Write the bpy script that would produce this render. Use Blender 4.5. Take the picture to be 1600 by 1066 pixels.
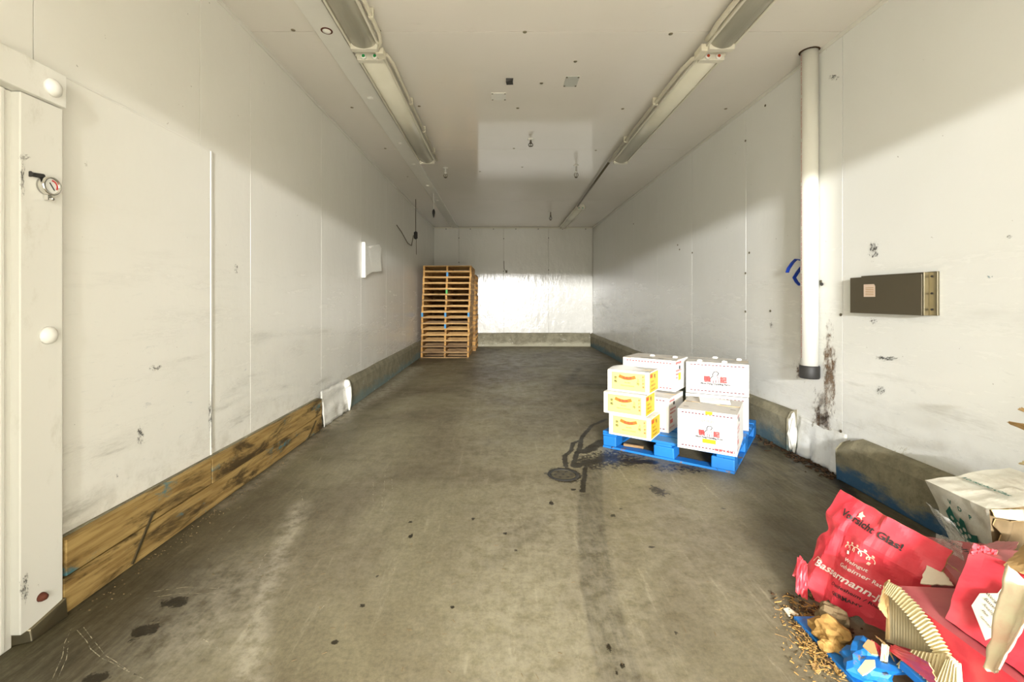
import bpy, bmesh, math, random
import numpy as np
from mathutils import Vector, Matrix, noise
S = bpy.context.scene
for o in list(bpy.data.objects): bpy.data.objects.remove(o)
COL = S.collection
random.seed(7)
R = math.radians

# ------------------------------------------------------------------ camera, world, light, exposure
F = 700.0; CX = 783.0; CY = 467.0; EYE = 1.25          # focal length in px, vanishing point, eye height
cam = bpy.data.cameras.new('camera'); co = bpy.data.objects.new('camera', cam); COL.objects.link(co)
co.location = (0, 0, EYE); co.rotation_euler = (R(90), 0, 0)
cam.sensor_width = 36; cam.lens = 36 * F / 1600
cam.shift_x = (800 - CX) / 1600; cam.shift_y = -(533 - CY) / 1600
cam.clip_start = .05
S.camera = co
S.view_settings.view_transform = 'Standard'; S.view_settings.look = 'None'
S.view_settings.gamma = 1; S.view_settings.use_curve_mapping = False
S.view_settings.exposure = 0.34
W = bpy.data.worlds.new('world'); S.world = W; W.use_nodes = True
W.node_tree.nodes['Background'].inputs[0].default_value = (1.0, .965, .83, 1)
W.node_tree.nodes['Background'].inputs[1].default_value = 4.5
# broad unseen light inferred beyond the door opening behind the camera, kind assumed
L = bpy.data.lights.new('yard_light', 'AREA'); L.shape = 'RECTANGLE'; L.size = 2.4; L.size_y = .2; L.energy = 2250
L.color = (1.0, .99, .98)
lo = bpy.data.objects.new('yard_light', L); COL.objects.link(lo)
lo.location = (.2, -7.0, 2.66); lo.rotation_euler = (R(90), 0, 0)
# light of the covered yard reaching in through the opening is the world; nothing else lights the room

# ------------------------------------------------------------------ geometry of the room
XL, XR, YB, YF, H = -1.774, 2.416, 11.82, -.4, 3.14
def P(x, y, d): return Vector(((x - CX) * d / F, d, EYE - (y - CY) * d / F))       # photo position at depth d
def G(x, y, z=0.0): return P(x, y, F * (EYE - z) / (y - CY))                       # ... at height z
def WL(x, y, X=XL): return P(x, y, F * X / (x - CX))                               # ... on a side wall

# ------------------------------------------------------------------ helpers
def link(o, parent=None):
    COL.objects.link(o)
    if parent: o.parent = parent
    return o
def tag(o, label=None, cat=None, group=None, kind=None):
    if label: o['label'] = label
    if cat: o['category'] = cat
    if group: o['group'] = group
    if kind: o['kind'] = kind
    return o
def empty(name, loc=(0, 0, 0), rz=0.0, **k):
    o = bpy.data.objects.new(name, None); o.location = loc; o.rotation_euler = (0, 0, rz)
    o.empty_display_size = .05
    return tag(link(o), **k)
class MB:
    def __init__(s, off=(0, 0, 0)): s.v = []; s.f = []; s.m = []; s.off = Vector(off)
    def add(s, vs, fs, m=0):
        n = len(s.v); s.v += [Vector(v) - s.off for v in vs]; s.f += [tuple(i + n for i in f) for f in fs]; s.m += [m] * len(fs); return s
    def box(s, a, b, m=0, M=None, jit=0):
        x0, y0, z0 = a; x1, y1, z1 = b
        vs = [Vector(p) for p in ((x0,y0,z0),(x1,y0,z0),(x1,y1,z0),(x0,y1,z0),(x0,y0,z1),(x1,y0,z1),(x1,y1,z1),(x0,y1,z1))]
        if jit: vs = [v + Vector((random.uniform(-jit, jit), random.uniform(-jit, jit), random.uniform(-jit, jit))) for v in vs]
        if M: vs = [M @ v for v in vs]
        return s.add(vs, [(0,3,2,1),(4,5,6,7),(0,1,5,4),(1,2,6,5),(2,3,7,6),(3,0,4,7)], m)
    def hexa(s, c, m=0):   # c: 4 bottom then 4 top, counter-clockwise
        return s.add(c, [(0,3,2,1),(4,5,6,7),(0,1,5,4),(1,2,6,5),(2,3,7,6),(3,0,4,7)], m)
    def tube(s, pts, r, n=8, m=0, cap=True):
        pts = [Vector(p) for p in pts]; rings = []
        rr = r if isinstance(r, (list, tuple)) else [r] * len(pts)
        for i, p in enumerate(pts):
            t = (pts[min(i+1, len(pts)-1)] - pts[max(i-1, 0)]).normalized()
            a = Vector((0, 0, 1)) if abs(t.z) < .9 else Vector((1, 0, 0))
            u = t.cross(a).normalized(); w = t.cross(u)
            rings.append([p + (u * math.cos(2*math.pi*k/n) + w * math.sin(2*math.pi*k/n)) * rr[i] for k in range(n)])
        vs = [v for r_ in rings for v in r_]; fs = []
        for i in range(len(pts) - 1):
            for k in range(n):
                k2 = (k + 1) % n
                fs.append((i*n + k, i*n + k2, (i+1)*n + k2, (i+1)*n + k))
        if cap: fs += [tuple(range(n))[::-1], tuple((len(pts)-1)*n + k for k in range(n))]
        return s.add(vs, fs, m)
    def lathe(s, prof, n=16, M=None, m=0):   # prof: (r, z)
        vs = []; fs = []
        for r_, z in prof:
            for k in range(n):
                v = Vector((r_ * math.cos(2*math.pi*k/n), r_ * math.sin(2*math.pi*k/n), z)); vs.append(M @ v if M else v)
        for i in range(len(prof) - 1):
            for k in range(n):
                k2 = (k + 1) % n; fs.append((i*n + k, i*n + k2, (i+1)*n + k2, (i+1)*n + k))
        fs += [tuple(range(n))[::-1], tuple((len(prof)-1)*n + k for k in range(n))]
        return s.add(vs, fs, m)
    def grid(s, fn, nu, nv, m=0):
        vs = [fn(i / nu, j / nv) for j in range(nv + 1) for i in range(nu + 1)]
        fs = [(j*(nu+1) + i, j*(nu+1) + i + 1, (j+1)*(nu+1) + i + 1, (j+1)*(nu+1) + i) for j in range(nv) for i in range(nu)]
        return s.add(vs, fs, m)
    def build(s, name, mats, parent=None, smooth=False, bevel=0):
        me = bpy.data.meshes.new(name); me.from_pydata([tuple(v) for v in s.v], [], s.f); me.update()
        if not isinstance(mats, (list, tuple)): mats = [mats]
        for mt in mats: me.materials.append(mt)
        me.polygons.foreach_set('material_index', s.m)
        if smooth: me.polygons.foreach_set('use_smooth', [True] * len(s.f))
        o = link(bpy.data.objects.new(name, me), parent)
        if bevel:
            b = o.modifiers.new('bevel', 'BEVEL'); b.width = bevel; b.segments = 2; b.limit_method = 'ANGLE'; b.angle_limit = R(50)
        return o
def copy_tree(o, parent=None):
    c = o.copy(); COL.objects.link(c)
    if parent: c.parent = parent
    for ch in [x for x in o.children]: copy_tree(ch, c)
    return c

# ------------------------------------------------------------------ materials
class NT:
    def __init__(s, name):
        s.mat = bpy.data.materials.new(name); s.mat.use_nodes = True; s.t = s.mat.node_tree
        s.b = s.t.nodes['Principled BSDF']; s.out = s.t.nodes['Material Output']
        s.co = s.n('ShaderNodeTexCoord').outputs['Object']
    def n(s, typ, **k):
        nd = s.t.nodes.new(typ)
        for a, v in k.items(): setattr(nd, a, v)
        return nd
    def set(s, sock, v):
        if hasattr(v, 'links'): s.t.links.new(v, sock)
        elif isinstance(v, (tuple, list)) and len(v) == 3 and sock.type == 'RGBA': sock.default_value = (*v, 1)
        else: sock.default_value = v
    def mapping(s, scale, rot=(0, 0, 0), src=None):
        m = s.n('ShaderNodeMapping'); s.set(m.inputs['Vector'], src or s.co); m.inputs['Scale'].default_value = scale; m.inputs['Rotation'].default_value = rot
        return m.outputs[0]
    def noise(s, scale, detail=4, rough=.55, vec=None, dist=0):
        m = s.n('ShaderNodeTexNoise'); s.set(m.inputs['Vector'], vec or s.co)
        m.inputs['Scale'].default_value = scale; m.inputs['Detail'].default_value = detail; m.inputs['Roughness'].default_value = rough; m.inputs['Distortion'].default_value = dist
        return m.outputs[0]
    def ramp(s, fac, a, b, c0=0.0, c1=1.0):
        m = s.n('ShaderNodeMapRange'); m.interpolation_type = 'SMOOTHSTEP'; s.set(m.inputs[0], fac)
        m.inputs[1].default_value = a; m.inputs[2].default_value = b; m.inputs[3].default_value = c0; m.inputs[4].default_value = c1
        return m.outputs[0]
    def math(s, op, a, b=0.0):
        m = s.n('ShaderNodeMath', operation=op); s.set(m.inputs[0], a); s.set(m.inputs[1], b); return m.outputs[0]
    def mix(s, fac, a, b, mode='MIX'):
        m = s.n('ShaderNodeMix', data_type='RGBA', blend_type=mode); s.set(m.inputs[0], fac); s.set(m.inputs[6], a); s.set(m.inputs[7], b); return m.outputs[2]
    def bump(s, h, strength=.2, dist=.01):
        m = s.n('ShaderNodeBump'); s.set(m.inputs['Height'], h); m.inputs['Strength'].default_value = strength; m.inputs['Distance'].default_value = dist
        s.t.links.new(m.outputs[0], s.b.inputs['Normal']); return m
    def done(s, col, rough=.5, metal=0, spec=.5, **k):
        s.set(s.b.inputs['Base Color'], col); s.set(s.b.inputs['Roughness'], rough); s.b.inputs['Metallic'].default_value = metal
        s.b.inputs['Specular IOR Level'].default_value = spec
        for a, v in k.items(): s.set(s.b.inputs[a.replace('_', ' ')], v)
        return s.mat
def srgb(r, g, b):
    f = lambda c: (c/255)/12.92 if c <= 10 else (((c/255) + .055)/1.055)**2.4
    return (f(r), f(g), f(b))
def plain(name, c, rough=.5, metal=0, var=.12, scale=18, spec=.5, bump=0.0):
    t = NT(name); n = t.noise(scale, 5)
    d = tuple(x * (1 - var) for x in c); e = tuple(min(1, x * (1 + var)) for x in c)
    if bump: t.bump(n, bump, .004)
    return t.done(t.mix(n, d, e), rough, metal, spec)

def wall_mat(name, base, dirt_amt, rough, ripple, axis):
    t = NT(name)
    sep = t.n('ShaderNodeSeparateXYZ'); t.set(sep.inputs[0], t.co); z = sep.outputs[2]
    big = t.noise(.9, 3)
    low = t.ramp(z, 1.9, .2, 0, 1)                       # handling dirt reaches up to about 1.8 m
    sc = (1, .5, 3.2) if axis == 'x' else (.5, 1, 3.2)
    streak = t.noise(3.2, 8, .7, t.mapping(sc))
    scr = t.noise(16, 6, .75, t.mapping((.6, .6, 2.2)), .6)
    fac = t.math('MULTIPLY', t.ramp(streak, .5, .75), low)
    fac2 = t.math('MULTIPLY', t.ramp(scr, .60, .72), low)
    col = t.mix(t.math('MULTIPLY', t.ramp(big, .4, .7), .35), base, (base[0]*.93, base[1]*.93, base[2]*.90))
    col = t.mix(t.math('MULTIPLY', fac, dirt_amt), col, (.42, .41, .36))
    col = t.mix(t.math('MULTIPLY', fac2, dirt_amt * .9), col, (.50, .53, .52))
    spots = t.noise(38, 2, .5)
    col = t.mix(t.math('MULTIPLY', t.ramp(spots, .76, .79), .55), col, (.25, .22, .17))
    lo_ = t.ramp(z, .62, .26, 0, 1)
    grime = t.math('MULTIPLY', t.ramp(t.noise(7, 7, .7), .45, .7), lo_)
    col = t.mix(t.math('MULTIPLY', grime, .35), col, (.38, .35, .27))
    rip = t.noise(5.5, 3, .5, t.mapping((1, 1, .55)))
    rip2 = t.noise(26, 3, .6)
    h = t.math('ADD', rip, t.math('MULTIPLY', rip2, .22))
    t.bump(h, ripple, .02)
    return t.done(col, t.math('ADD', rough, t.math('MULTIPLY', fac, .3)), 0, .5)
M = {}
M['wall_l'] = wall_mat('wall_panel_left', (.84, .83, .77), .85, .24, .14, 'x')
M['wall_r'] = wall_mat('wall_panel_right', (.83, .84, .81), .55, .26, .12, 'x')
M['wall_b'] = wall_mat('wall_panel_back', (.84, .83, .77), .35, .16, .6, 'y')
t = NT('ceiling_panel'); n1 = t.noise(.8, 3); n2 = t.noise(5, 6, .7, t.mapping((1, 4, 1)))
c = t.mix(t.ramp(n1, .3, .7), (.86, .82, .76), (.82, .79, .72)); c = t.mix(t.math('MULTIPLY', t.ramp(n2, .62, .8), .25), c, (.5, .46, .38))
t.bump(t.noise(2.5, 2, .4), .03, .01); M['ceil'] = t.done(c, .07, 0, .6)
M['seam'] = plain('joint_sealant', (.62, .60, .52), .6)
M['trimw'] = plain('white_trim_metal', (.80, .79, .73), .35, 0, .06, 6)
M['jamb'] = None
t = NT('jamb_paint'); n = t.noise(9, 7, .7, t.mapping((1, 1, .5))); sep = t.n('ShaderNodeSeparateXYZ'); t.set(sep.inputs[0], t.co)
c = t.mix(t.math('MULTIPLY', t.ramp(n, .55, .75), .4), (.79, .78, .72), (.50, .47, .37)); c = t.mix(t.math('MULTIPLY', t.ramp(t.noise(22, 5, .7), .66, .72), t.ramp(sep.outputs[2], .5, .05)), c, (.2, .17, .12))
t.bump(n, .1, .01); M['jamb'] = t.done(c, .38)
# concrete floor: masks for stains, tyre marks with painted shade, and scuffs are stored per vertex
t = NT('concrete_floor'); at = t.n('ShaderNodeAttribute', attribute_name='marks'); sx = t.n('ShaderNodeSeparateColor'); t.set(sx.inputs[0], at.outputs['Color'])
wet, pale, rub_shade = sx.outputs[0], sx.outputs[1], sx.outputs[2]
fine = t.noise(48, 9, .8); mid = t.noise(5, 8, .62, None, .4); bigp = t.noise(.75, 4, .55, None, .6)
sw = t.noise(6, 6, .7, t.mapping((3.2, .35, 1), (0, 0, R(-12))))
base = t.mix(t.ramp(bigp, .36, .64), srgb(102, 93, 72), srgb(128, 121, 96))
base = t.mix(t.math('MULTIPLY', t.ramp(mid, .52, .78), .35), base, srgb(86, 77, 58))
base = t.mix(t.math('MULTIPLY', t.ramp(sw, .55, .75), .30), base, srgb(184, 176, 150))
base = t.mix(t.math('MULTIPLY', t.ramp(sw, .46, .28), .35), base, srgb(92, 84, 66))
base = t.mix(.7, base, t.mix(t.ramp(fine, .3, .7), (.30, .30, .30), (.66, .66, .66)), 'OVERLAY')
w2 = t.ramp(t.math('ADD', wet, t.math('ADD', t.math('MULTIPLY', t.math('SUBTRACT', mid, .5), .6), t.math('MULTIPLY', t.math('SUBTRACT', t.noise(34, 6, .75, None, .6), .5), 2.0))), .42, .62)
r2 = t.math('MULTIPLY', rub_shade, t.ramp(t.noise(11, 8, .7, t.mapping((4, .5, 1))), .25, .7, .35, 1))
p2 = t.math('MULTIPLY', pale, t.ramp(t.noise(14, 8, .7), .3, .65))
col = t.mix(t.math('MULTIPLY', r2, .9), base, srgb(50, 44, 31))
col = t.mix(t.math('MULTIPLY', p2, .75), col, srgb(205, 197, 176))
col = t.mix(t.math('MULTIPLY', w2, .93), col, srgb(30, 24, 13))
t.bump(t.math('ADD', mid, t.math('MULTIPLY', fine, .5)), .35, .006)
rg = t.math('SUBTRACT', t.ramp(mid, .3, .7, .42, .62), t.math('MULTIPLY', w2, .12))
M['floor'] = t.done(col, rg, 0, .28)
def curb_mat(name, paint):
    t = NT(name); n = t.noise(7, 8, .7); sep = t.n('ShaderNodeSeparateXYZ'); t.set(sep.inputs[0], t.co)
    c = t.mix(t.ramp(n, .3, .7), srgb(118, 112, 92), srgb(152, 146, 122)); c = t.mix(t.math('MULTIPLY', t.ramp(t.noise(30, 6, .7), .55, .7), .5), c, srgb(90, 84, 66))
    z2 = t.math('ADD', sep.outputs[2], t.math('MULTIPLY', t.math('SUBTRACT', t.noise(4, 8, .75, t.mapping((1, .5, 1.5))), .5), .45))
    c = t.mix(t.math('MULTIPLY', t.ramp(z2, .15, .04), paint[3]), c, paint[:3])
    wc = t.math('MULTIPLY', t.ramp(t.noise(9, 8, .8, t.mapping((1, .6, 1))), .58, .64), paint[4])
    c = t.mix(wc, c, srgb(205, 202, 186))
    t.bump(n, .5, .012); return t.done(c, .8, 0, .25)
M['curb_l'] = curb_mat('curb_concrete_left', (*srgb(108, 128, 126), .8, .45))
M['curb_b'] = curb_mat('curb_concrete_back', (*srgb(190, 184, 160), .7, .75))
M['curb_rf'] = curb_mat('curb_concrete_right_far', (*srgb(74, 104, 112), .85, .2))
M['curb_r'] = curb_mat('curb_concrete_right', (*srgb(42, 84, 118), .95, .08))
def wood_mat(name, c1, c2, c3, axis=1, blue=0.0, dark=.5):
    t = NT(name); s = [14, 14, 14]; s[axis] = .9
    info = t.n('ShaderNodeObjectInfo'); add = t.n('ShaderNodeVectorMath', operation='ADD'); t.set(add.inputs[0], t.co)
    sc = t.n('ShaderNodeVectorMath', operation='SCALE'); cmb = t.n('ShaderNodeCombineXYZ')
    for i in range(3): t.set(cmb.inputs[i], info.outputs['Random'])
    t.set(sc.inputs[0], cmb.outputs[0]); sc.inputs['Scale'].default_value = 17; t.set(add.inputs[1], sc.outputs[0])
    g = t.noise(2.6, 8, .65, t.mapping(tuple(s), src=add.outputs[0]), .5); sb_ = [5, 5, 5]; sb_[axis] = 1.0; b = t.noise(1.6, 8, .7, t.mapping(tuple(sb_), src=add.outputs[0]), .6)
    c = t.mix(t.ramp(g, .3, .7), c1, c2); c = t.mix(t.math('MULTIPLY', t.ramp(b, .47, .62), dark), c, c3)
    if blue: c = t.mix(t.math('MULTIPLY', t.ramp(t.noise(2.4, 8, .75, t.mapping((1, 1, 2.2), src=add.outputs[0])), .58, .66), blue), c, srgb(52, 120, 132))
    t.bump(g, .4, .004); return t.done(c, .7, 0, .25)
M['plank'] = wood_mat('scarred_plank_wood', srgb(180, 152, 96), srgb(132, 104, 58), srgb(58, 46, 28), 1, .75, .9)
M['pal'] = wood_mat('pallet_pine', srgb(216, 178, 116), srgb(176, 134, 80), srgb(110, 78, 48), 0, 0, .35)
M['pal_old'] = wood_mat('old_pallet_pine', srgb(176, 144, 100), srgb(128, 98, 66), srgb(80, 60, 42), 0, 0, .6)
M['palY'] = wood_mat('pallet_stringer_pine', srgb(214, 168, 100), srgb(172, 122, 62), srgb(80, 54, 30), 1, 0, .6)
def blue_mat(name, wear):
    t = NT(name); n = t.noise(9, 8, .75); m = t.noise(3, 4)
    c = t.mix(m, srgb(12, 92, 168), srgb(26, 124, 200)); c = t.mix(t.ramp(n, wear, wear + .05), c, srgb(120, 98, 74)); c = t.mix(t.ramp(t.noise(21, 5), .66, .7), c, srgb(28, 40, 52))
    t.bump(n, .3, .004); return t.done(c, .55)
M['blue'] = blue_mat('blue_pallet_paint', .66); M['blue_old'] = blue_mat('worn_blue_pallet_paint', .56)
M['bluedot'] = plain('blue_stringer_paint', srgb(60, 140, 190), .6); M['greendot'] = plain('green_stringer_paint', srgb(80, 170, 80), .6)
M['carton'] = plain('white_carton', (.72, .71, .67), .62, 0, .03, 8, .3)
M['carton_top'] = plain('carton_top_greyed', (.60, .57, .52), .62, 0, .08, 9, .3)
M['kraft'] = plain('kraft_inner', srgb(190, 160, 112), .8, 0, .15, 20, .2)
M['red_ink'] = plain('red_ink', srgb(200, 52, 50), .6, 0, .03); M['pink_ink'] = plain('pink_ink', srgb(214, 120, 116), .6, 0, .03)
M['maroon_ink'] = plain('maroon_ink', srgb(104, 34, 46), .6, 0, .05)
M['dark_ink'] = plain('dark_ink', srgb(48, 40, 38), .6); M['yellow_label'] = plain('yellow_label', srgb(226, 206, 10), .5, 0, .04)
M['yellow_print'] = plain('yellow_print', srgb(240, 230, 118), .5, 0, .04); M['amber_print'] = plain('amber_print', srgb(236, 184, 24), .5, 0, .04)
M['orange_ink'] = plain('orange_ink', srgb(214, 104, 34), .6); M['lime_ink'] = plain('lime_ink', srgb(214, 230, 110), .6)
M['tape'] = plain('clear_packing_tape', srgb(214, 214, 206), .15, 0, .05)
M['hole'] = plain('hand_hole_dark', (.03, .025, .02), .9)
M['knob'] = plain('white_plastic', (.85, .84, .78), .4, 0, .03)
t = NT('red_carton_paper'); n = t.noise(6, 6, .6); st = t.noise(3.5, 5, .65)
c = t.mix(t.ramp(n, .3, .7), srgb(206, 52, 66), srgb(224, 74, 84)); c = t.mix(t.math('MULTIPLY', t.ramp(st, .5, .72), .45), c, srgb(205, 110, 112))
c = t.mix(t.math('MULTIPLY', t.ramp(t.noise(8, 8, .75), .64, .72), .5), c, srgb(120, 40, 45))
t.bump(t.noise(22, 5, .6), .25, .004); M['red'] = t.done(c, .42, 0, .45)
t = NT('dusty_red_carton'); n = t.noise(5, 6, .6); c = t.mix(t.ramp(n, .3, .7), srgb(150, 60, 66), srgb(172, 88, 88)); t.bump(n, .2, .004); M['red_dusty'] = t.done(c, .5)
t = NT('corrugated_liner'); wv = t.n('ShaderNodeTexWave', bands_direction='Y'); t.set(wv.inputs['Vector'], t.co); wv.inputs['Scale'].default_value = 32; n = t.noise(8, 5)
c = t.mix(t.ramp(n, .3, .7), srgb(190, 178, 146), srgb(168, 156, 124)); c = t.mix(.18, c, t.mix(wv.outputs[1], (.2, .18, .12), (.8, .78, .7)), 'MULTIPLY'); t.bump(wv.outputs[1], .25, .003); M['liner'] = t.done(c, .8, 0, .2)
M['flute'] = plain('torn_flute_paper', srgb(226, 212, 170), .8, 0, .12, 25, .2)
t = NT('grubby_white_carton'); n = t.noise(7, 7, .7); c = t.mix(t.math('MULTIPLY', t.ramp(n, .45, .75), .6), srgb(206, 202, 186), srgb(140, 122, 96)); c = t.mix(t.ramp(t.noise(4, 7, .7, t.mapping((1, .4, 1))), .66, .72), c, srgb(128, 88, 60)); t.bump(n, .3, .006); M['grubby'] = t.done(c, .55)
M['tan'] = plain('tan_cardboard', srgb(176, 144, 96), .8, 0, .15, 12, .2)
M['fold'] = plain('dirty_torn_cardboard', srgb(122, 104, 76), .85, 0, .45, 14, .2)
M['green_ink'] = plain('green_ink', srgb(16, 92, 76), .5); M['white_ink'] = plain('white_ink', srgb(240, 222, 214), .6, 0, .04)
M['cream_ink'] = plain('cream_ink', srgb(238, 206, 180), .6, 0, .04)
t = NT('clear_film'); t.b.inputs['Alpha'].default_value = .22; t.bump(t.noise(7, 2, .5, None, 1), .35, .01); M['film'] = t.done((.75, .75, .72), .12, 0, .8)
t = NT('taped_sheet'); n = t.noise(5, 6, .65, None, .5); c = t.mix(t.ramp(n, .35, .65), srgb(252, 244, 210), srgb(244, 206, 176)); c = t.mix(t.ramp(t.noise(3, 3), .6, .7), c, srgb(245, 242, 205)); t.bump(n, .3, .006); M['taped'] = t.done(c, .25)
M['steel'] = plain('brushed_steel', srgb(150, 142, 120), .38, 1, .12, 4)
M['steel_panel'] = plain('dull_steel_panel', srgb(104, 97, 80), .42, .55, .08, 3)
M['chrome'] = plain('chrome', (.75, .74, .7), .15, 1, .05); M['black'] = plain('black_rubber', (.025, .024, .022), .55)
M['pvc'] = plain('pvc_pipe', (.85, .84, .76), .3, 0, .04, 5); M['strap'] = plain('blue_plastic_strap', srgb(24, 62, 168), .35)
M['fixture'] = plain('fixture_enamel', (.74, .71, .60), .4, 0, .06, 6); M['conduit'] = plain('painted_conduit', (.72, .68, .54), .45, 0, .15, 25)
t = NT('frosted_lens'); n = t.noise(4, 4); M['lens'] = t.done(t.mix(n, (.66, .64, .52), (.78, .76, .64)), .25, 0, .5)
M['tube'] = plain('fluorescent_tube', (.9, .9, .86), .2); M['sock_green'] = plain('green_tube_end', srgb(40, 150, 80), .3); M['sock_red'] = plain('red_tube_end', srgb(190, 80, 50), .3)
M['plate_grey'] = plain('grey_plate', srgb(190, 192, 184), .4, 0, .05)
M['rust'] = plain('rust', srgb(92, 44, 26), .8, 0, .3); M['debris'] = plain('wood_splinter', srgb(168, 132, 76), .85, 0, .5, 30, .2)
M['rot'] = plain('rotten_matter', srgb(70, 52, 36), .9, 0, .4, 20, .2); M['plaster'] = plain('torn_white_foam', (.78, .77, .70), .6, 0, .15, 14, .3, .4)
M['paper'] = plain('paper_scrap', srgb(224, 218, 196), .7, 0, .06); M['sticker'] = plain('pale_pink_sticker', srgb(214, 192, 172), .6, 0, .06, 60)
M['dial'] = plain('dial_face', (.8, .8, .76), .3, 0, .02); M['scratch'] = plain('pale_scratch', srgb(170, 162, 138), .7, 0, .3, 40)
for _m in (M['scratch'],):
    _t = _m.node_tree; _n = [x for x in _t.nodes if x.type == 'TEX_NOISE'][0]; _r = _t.nodes.new('ShaderNodeMapRange'); _r.inputs[1].default_value = .42; _r.inputs[2].default_value = .6; _t.links.new(_n.outputs[0], _r.inputs[0]); _t.links.new(_r.outputs[0], _t.nodes['Principled BSDF'].inputs['Alpha'])
M['bright'] = plain('bright_foam', (.9, .89, .82), .55, 0, .08, 30, .3, .5); M['yard'] = plain('yard_concrete', (.74, .70, .62), .8)
def stain_mat(name, colr, lo, hi, scale=9):
    t = NT(name); uv = t.n('ShaderNodeTexCoord').outputs['UV']
    vm = t.n('ShaderNodeVectorMath', operation='DISTANCE'); t.set(vm.inputs[0], uv); vm.inputs[1].default_value = (.5, .5, 0)
    e = t.ramp(vm.outputs['Value'], .5, .12); n = t.noise(scale*.3, 8, .8, t.n('ShaderNodeVectorMath', operation='ADD').outputs[0])
    va = [x for x in t.t.nodes if x.type == 'VECT_MATH' and x.operation == 'ADD'][0]; oi = t.n('ShaderNodeObjectInfo'); t.set(va.inputs[0], uv); t.set(va.inputs[1], oi.outputs['Location'])
    oc = t.n('ShaderNodeVectorMath', operation='SCALE'); t.set(oc.inputs[0], t.co); oc.inputs['Scale'].default_value = 3; t.set(va.inputs[1], oc.outputs[0])
    a = t.ramp(t.math('ADD', t.math('MULTIPLY', e, .42), t.math('MULTIPLY', t.math('SUBTRACT', n, .5), 2.2)), lo, hi, 0, .8)
    t.set(t.b.inputs['Alpha'], a); return t.done(colr, .6)
M['st_rust'] = stain_mat('rust_stain', srgb(112, 82, 48), .16, .55, 14); M['st_dark'] = stain_mat('dark_scuff', srgb(50, 48, 42), .42, .5, 30)
M['st_blue'] = stain_mat('blue_scuff', srgb(90, 130, 140), .45, .6, 14); M['st_white'] = stain_mat('white_scrape', srgb(225, 222, 205), .4, .55, 16)

# ------------------------------------------------------------------ flat print: lettering laid on a surface map fn(u, v, h)
def text2d(body, size, shear=0.0, align='LEFT', space=1.0, dense=0.0, bold=0.0):
    c = bpy.data.curves.new('lettering', 'FONT'); c.body = body; c.size = size; c.shear = shear; c.align_x = align; c.space_character = space; c.resolution_u = 2; c.offset = bold
    o = bpy.data.objects.new('lettering', c); me = bpy.data.meshes.new_from_object(o)
    bm = bmesh.new(); bm.from_mesh(me); bmesh.ops.triangulate(bm, faces=bm.faces)
    if dense:
        for k in range(4):
            es = [e for e in bm.edges if e.calc_length() > dense]
            if not es: break
            bmesh.ops.subdivide_edges(bm, edges=es, cuts=1)
            bmesh.ops.triangulate(bm, faces=bm.faces)
    vs = [v.co.xy.copy() for v in bm.verts]; fs = [tuple(v.index for v in f.verts) for f in bm.faces]
    bm.free(); bpy.data.meshes.remove(me); bpy.data.objects.remove(o); bpy.data.curves.remove(c)
    return vs, fs
def lay(mb, fn, shape, u, v, h=.0012, rot=0.0, m=0):
    vs, fs = shape; c, s = math.cos(rot), math.sin(rot)
    mb.add([fn(u + p.x * c - p.y * s, v + p.x * s + p.y * c, h) for p in vs], fs, m)
def rect(mb, fn, u0, v0, u1, v1, h=.001, m=0, n=1):
    mb.add([p for k in range(n + 1) for p in (fn(u0 + (u1-u0)*k/n, v0, h), fn(u0 + (u1-u0)*k/n, v1, h))], [(2*k, 2*k+2, 2*k+3, 2*k+1) for k in range(n)], m)
def poly(mb, fn, pts, h=.001, m=0): mb.add([fn(a, b, h) for a, b in pts], [tuple(range(len(pts)))], m)
def stroke(mb, fn, pts, w, h=.0012, m=0):
    pts = [Vector(p) for p in pts]; vs = []
    for i, p in enumerate(pts):
        t = (pts[min(i+1, len(pts)-1)] - pts[max(i-1, 0)]); t = t.normalized() if t.length else Vector((1, 0)); q = Vector((-t.y, t.x)) * w / 2
        vs += [fn(*(p + q), h), fn(*(p - q), h)]
    mb.add(vs, [(2*i, 2*i+1, 2*i+3, 2*i+2) for i in range(len(pts) - 1)], m)

# ================================================================== SETTING
# floor with per-vertex masks
xs = np.arange(XL - .05, XR + .06, .011); ys = np.concatenate([np.linspace(-.6, 1.25, 6)[:-1], 1.25 * 1.0058 ** np.arange(0, 392)]); ys = ys[ys < YB + .02]; ys = np.append(ys, YB + .05)
XX, YY = np.meshgrid(xs, ys); nx, ny = len(xs), len(ys)
wet = np.zeros_like(XX); pale = np.zeros_like(XX); rub_shade = np.zeros_like(XX)
def dist_poly(pts):
    d = np.full_like(XX, 9.0)
    for a, b in zip(pts[:-1], pts[1:]):
        ax, ay, bx, by = a.x, a.y, b.x, b.y; L2 = (bx-ax)**2 + (by-ay)**2 + 1e-9
        t = np.clip(((XX-ax)*(bx-ax) + (YY-ay)*(by-ay)) / L2, 0, 1); d = np.minimum(d, np.hypot(XX - ax - t*(bx-ax), YY - ay - t*(by-ay)))
    return d
def line(mask, px, w, amt=1.0, soft=.5):
    d = dist_poly([G(*p) for p in px]); np.maximum(mask, amt * np.clip((w*(1+soft) - d) / (w*soft*2 + 1e-6), 0, 1), out=mask)
def blob(mask, x, y, rx, ry, amt=1.0):      # ellipse given in photo pixels around a floor point
    c = G(x, y); a = (G(x + rx, y) - c).length; b = (G(x, y - ry) - c).length
    d = np.sqrt(((XX - c.x)/a)**2 + ((YY - c.y)/b)**2); np.maximum(mask, amt * np.clip(1.5 - d, 0, 1), out=mask)
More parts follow.
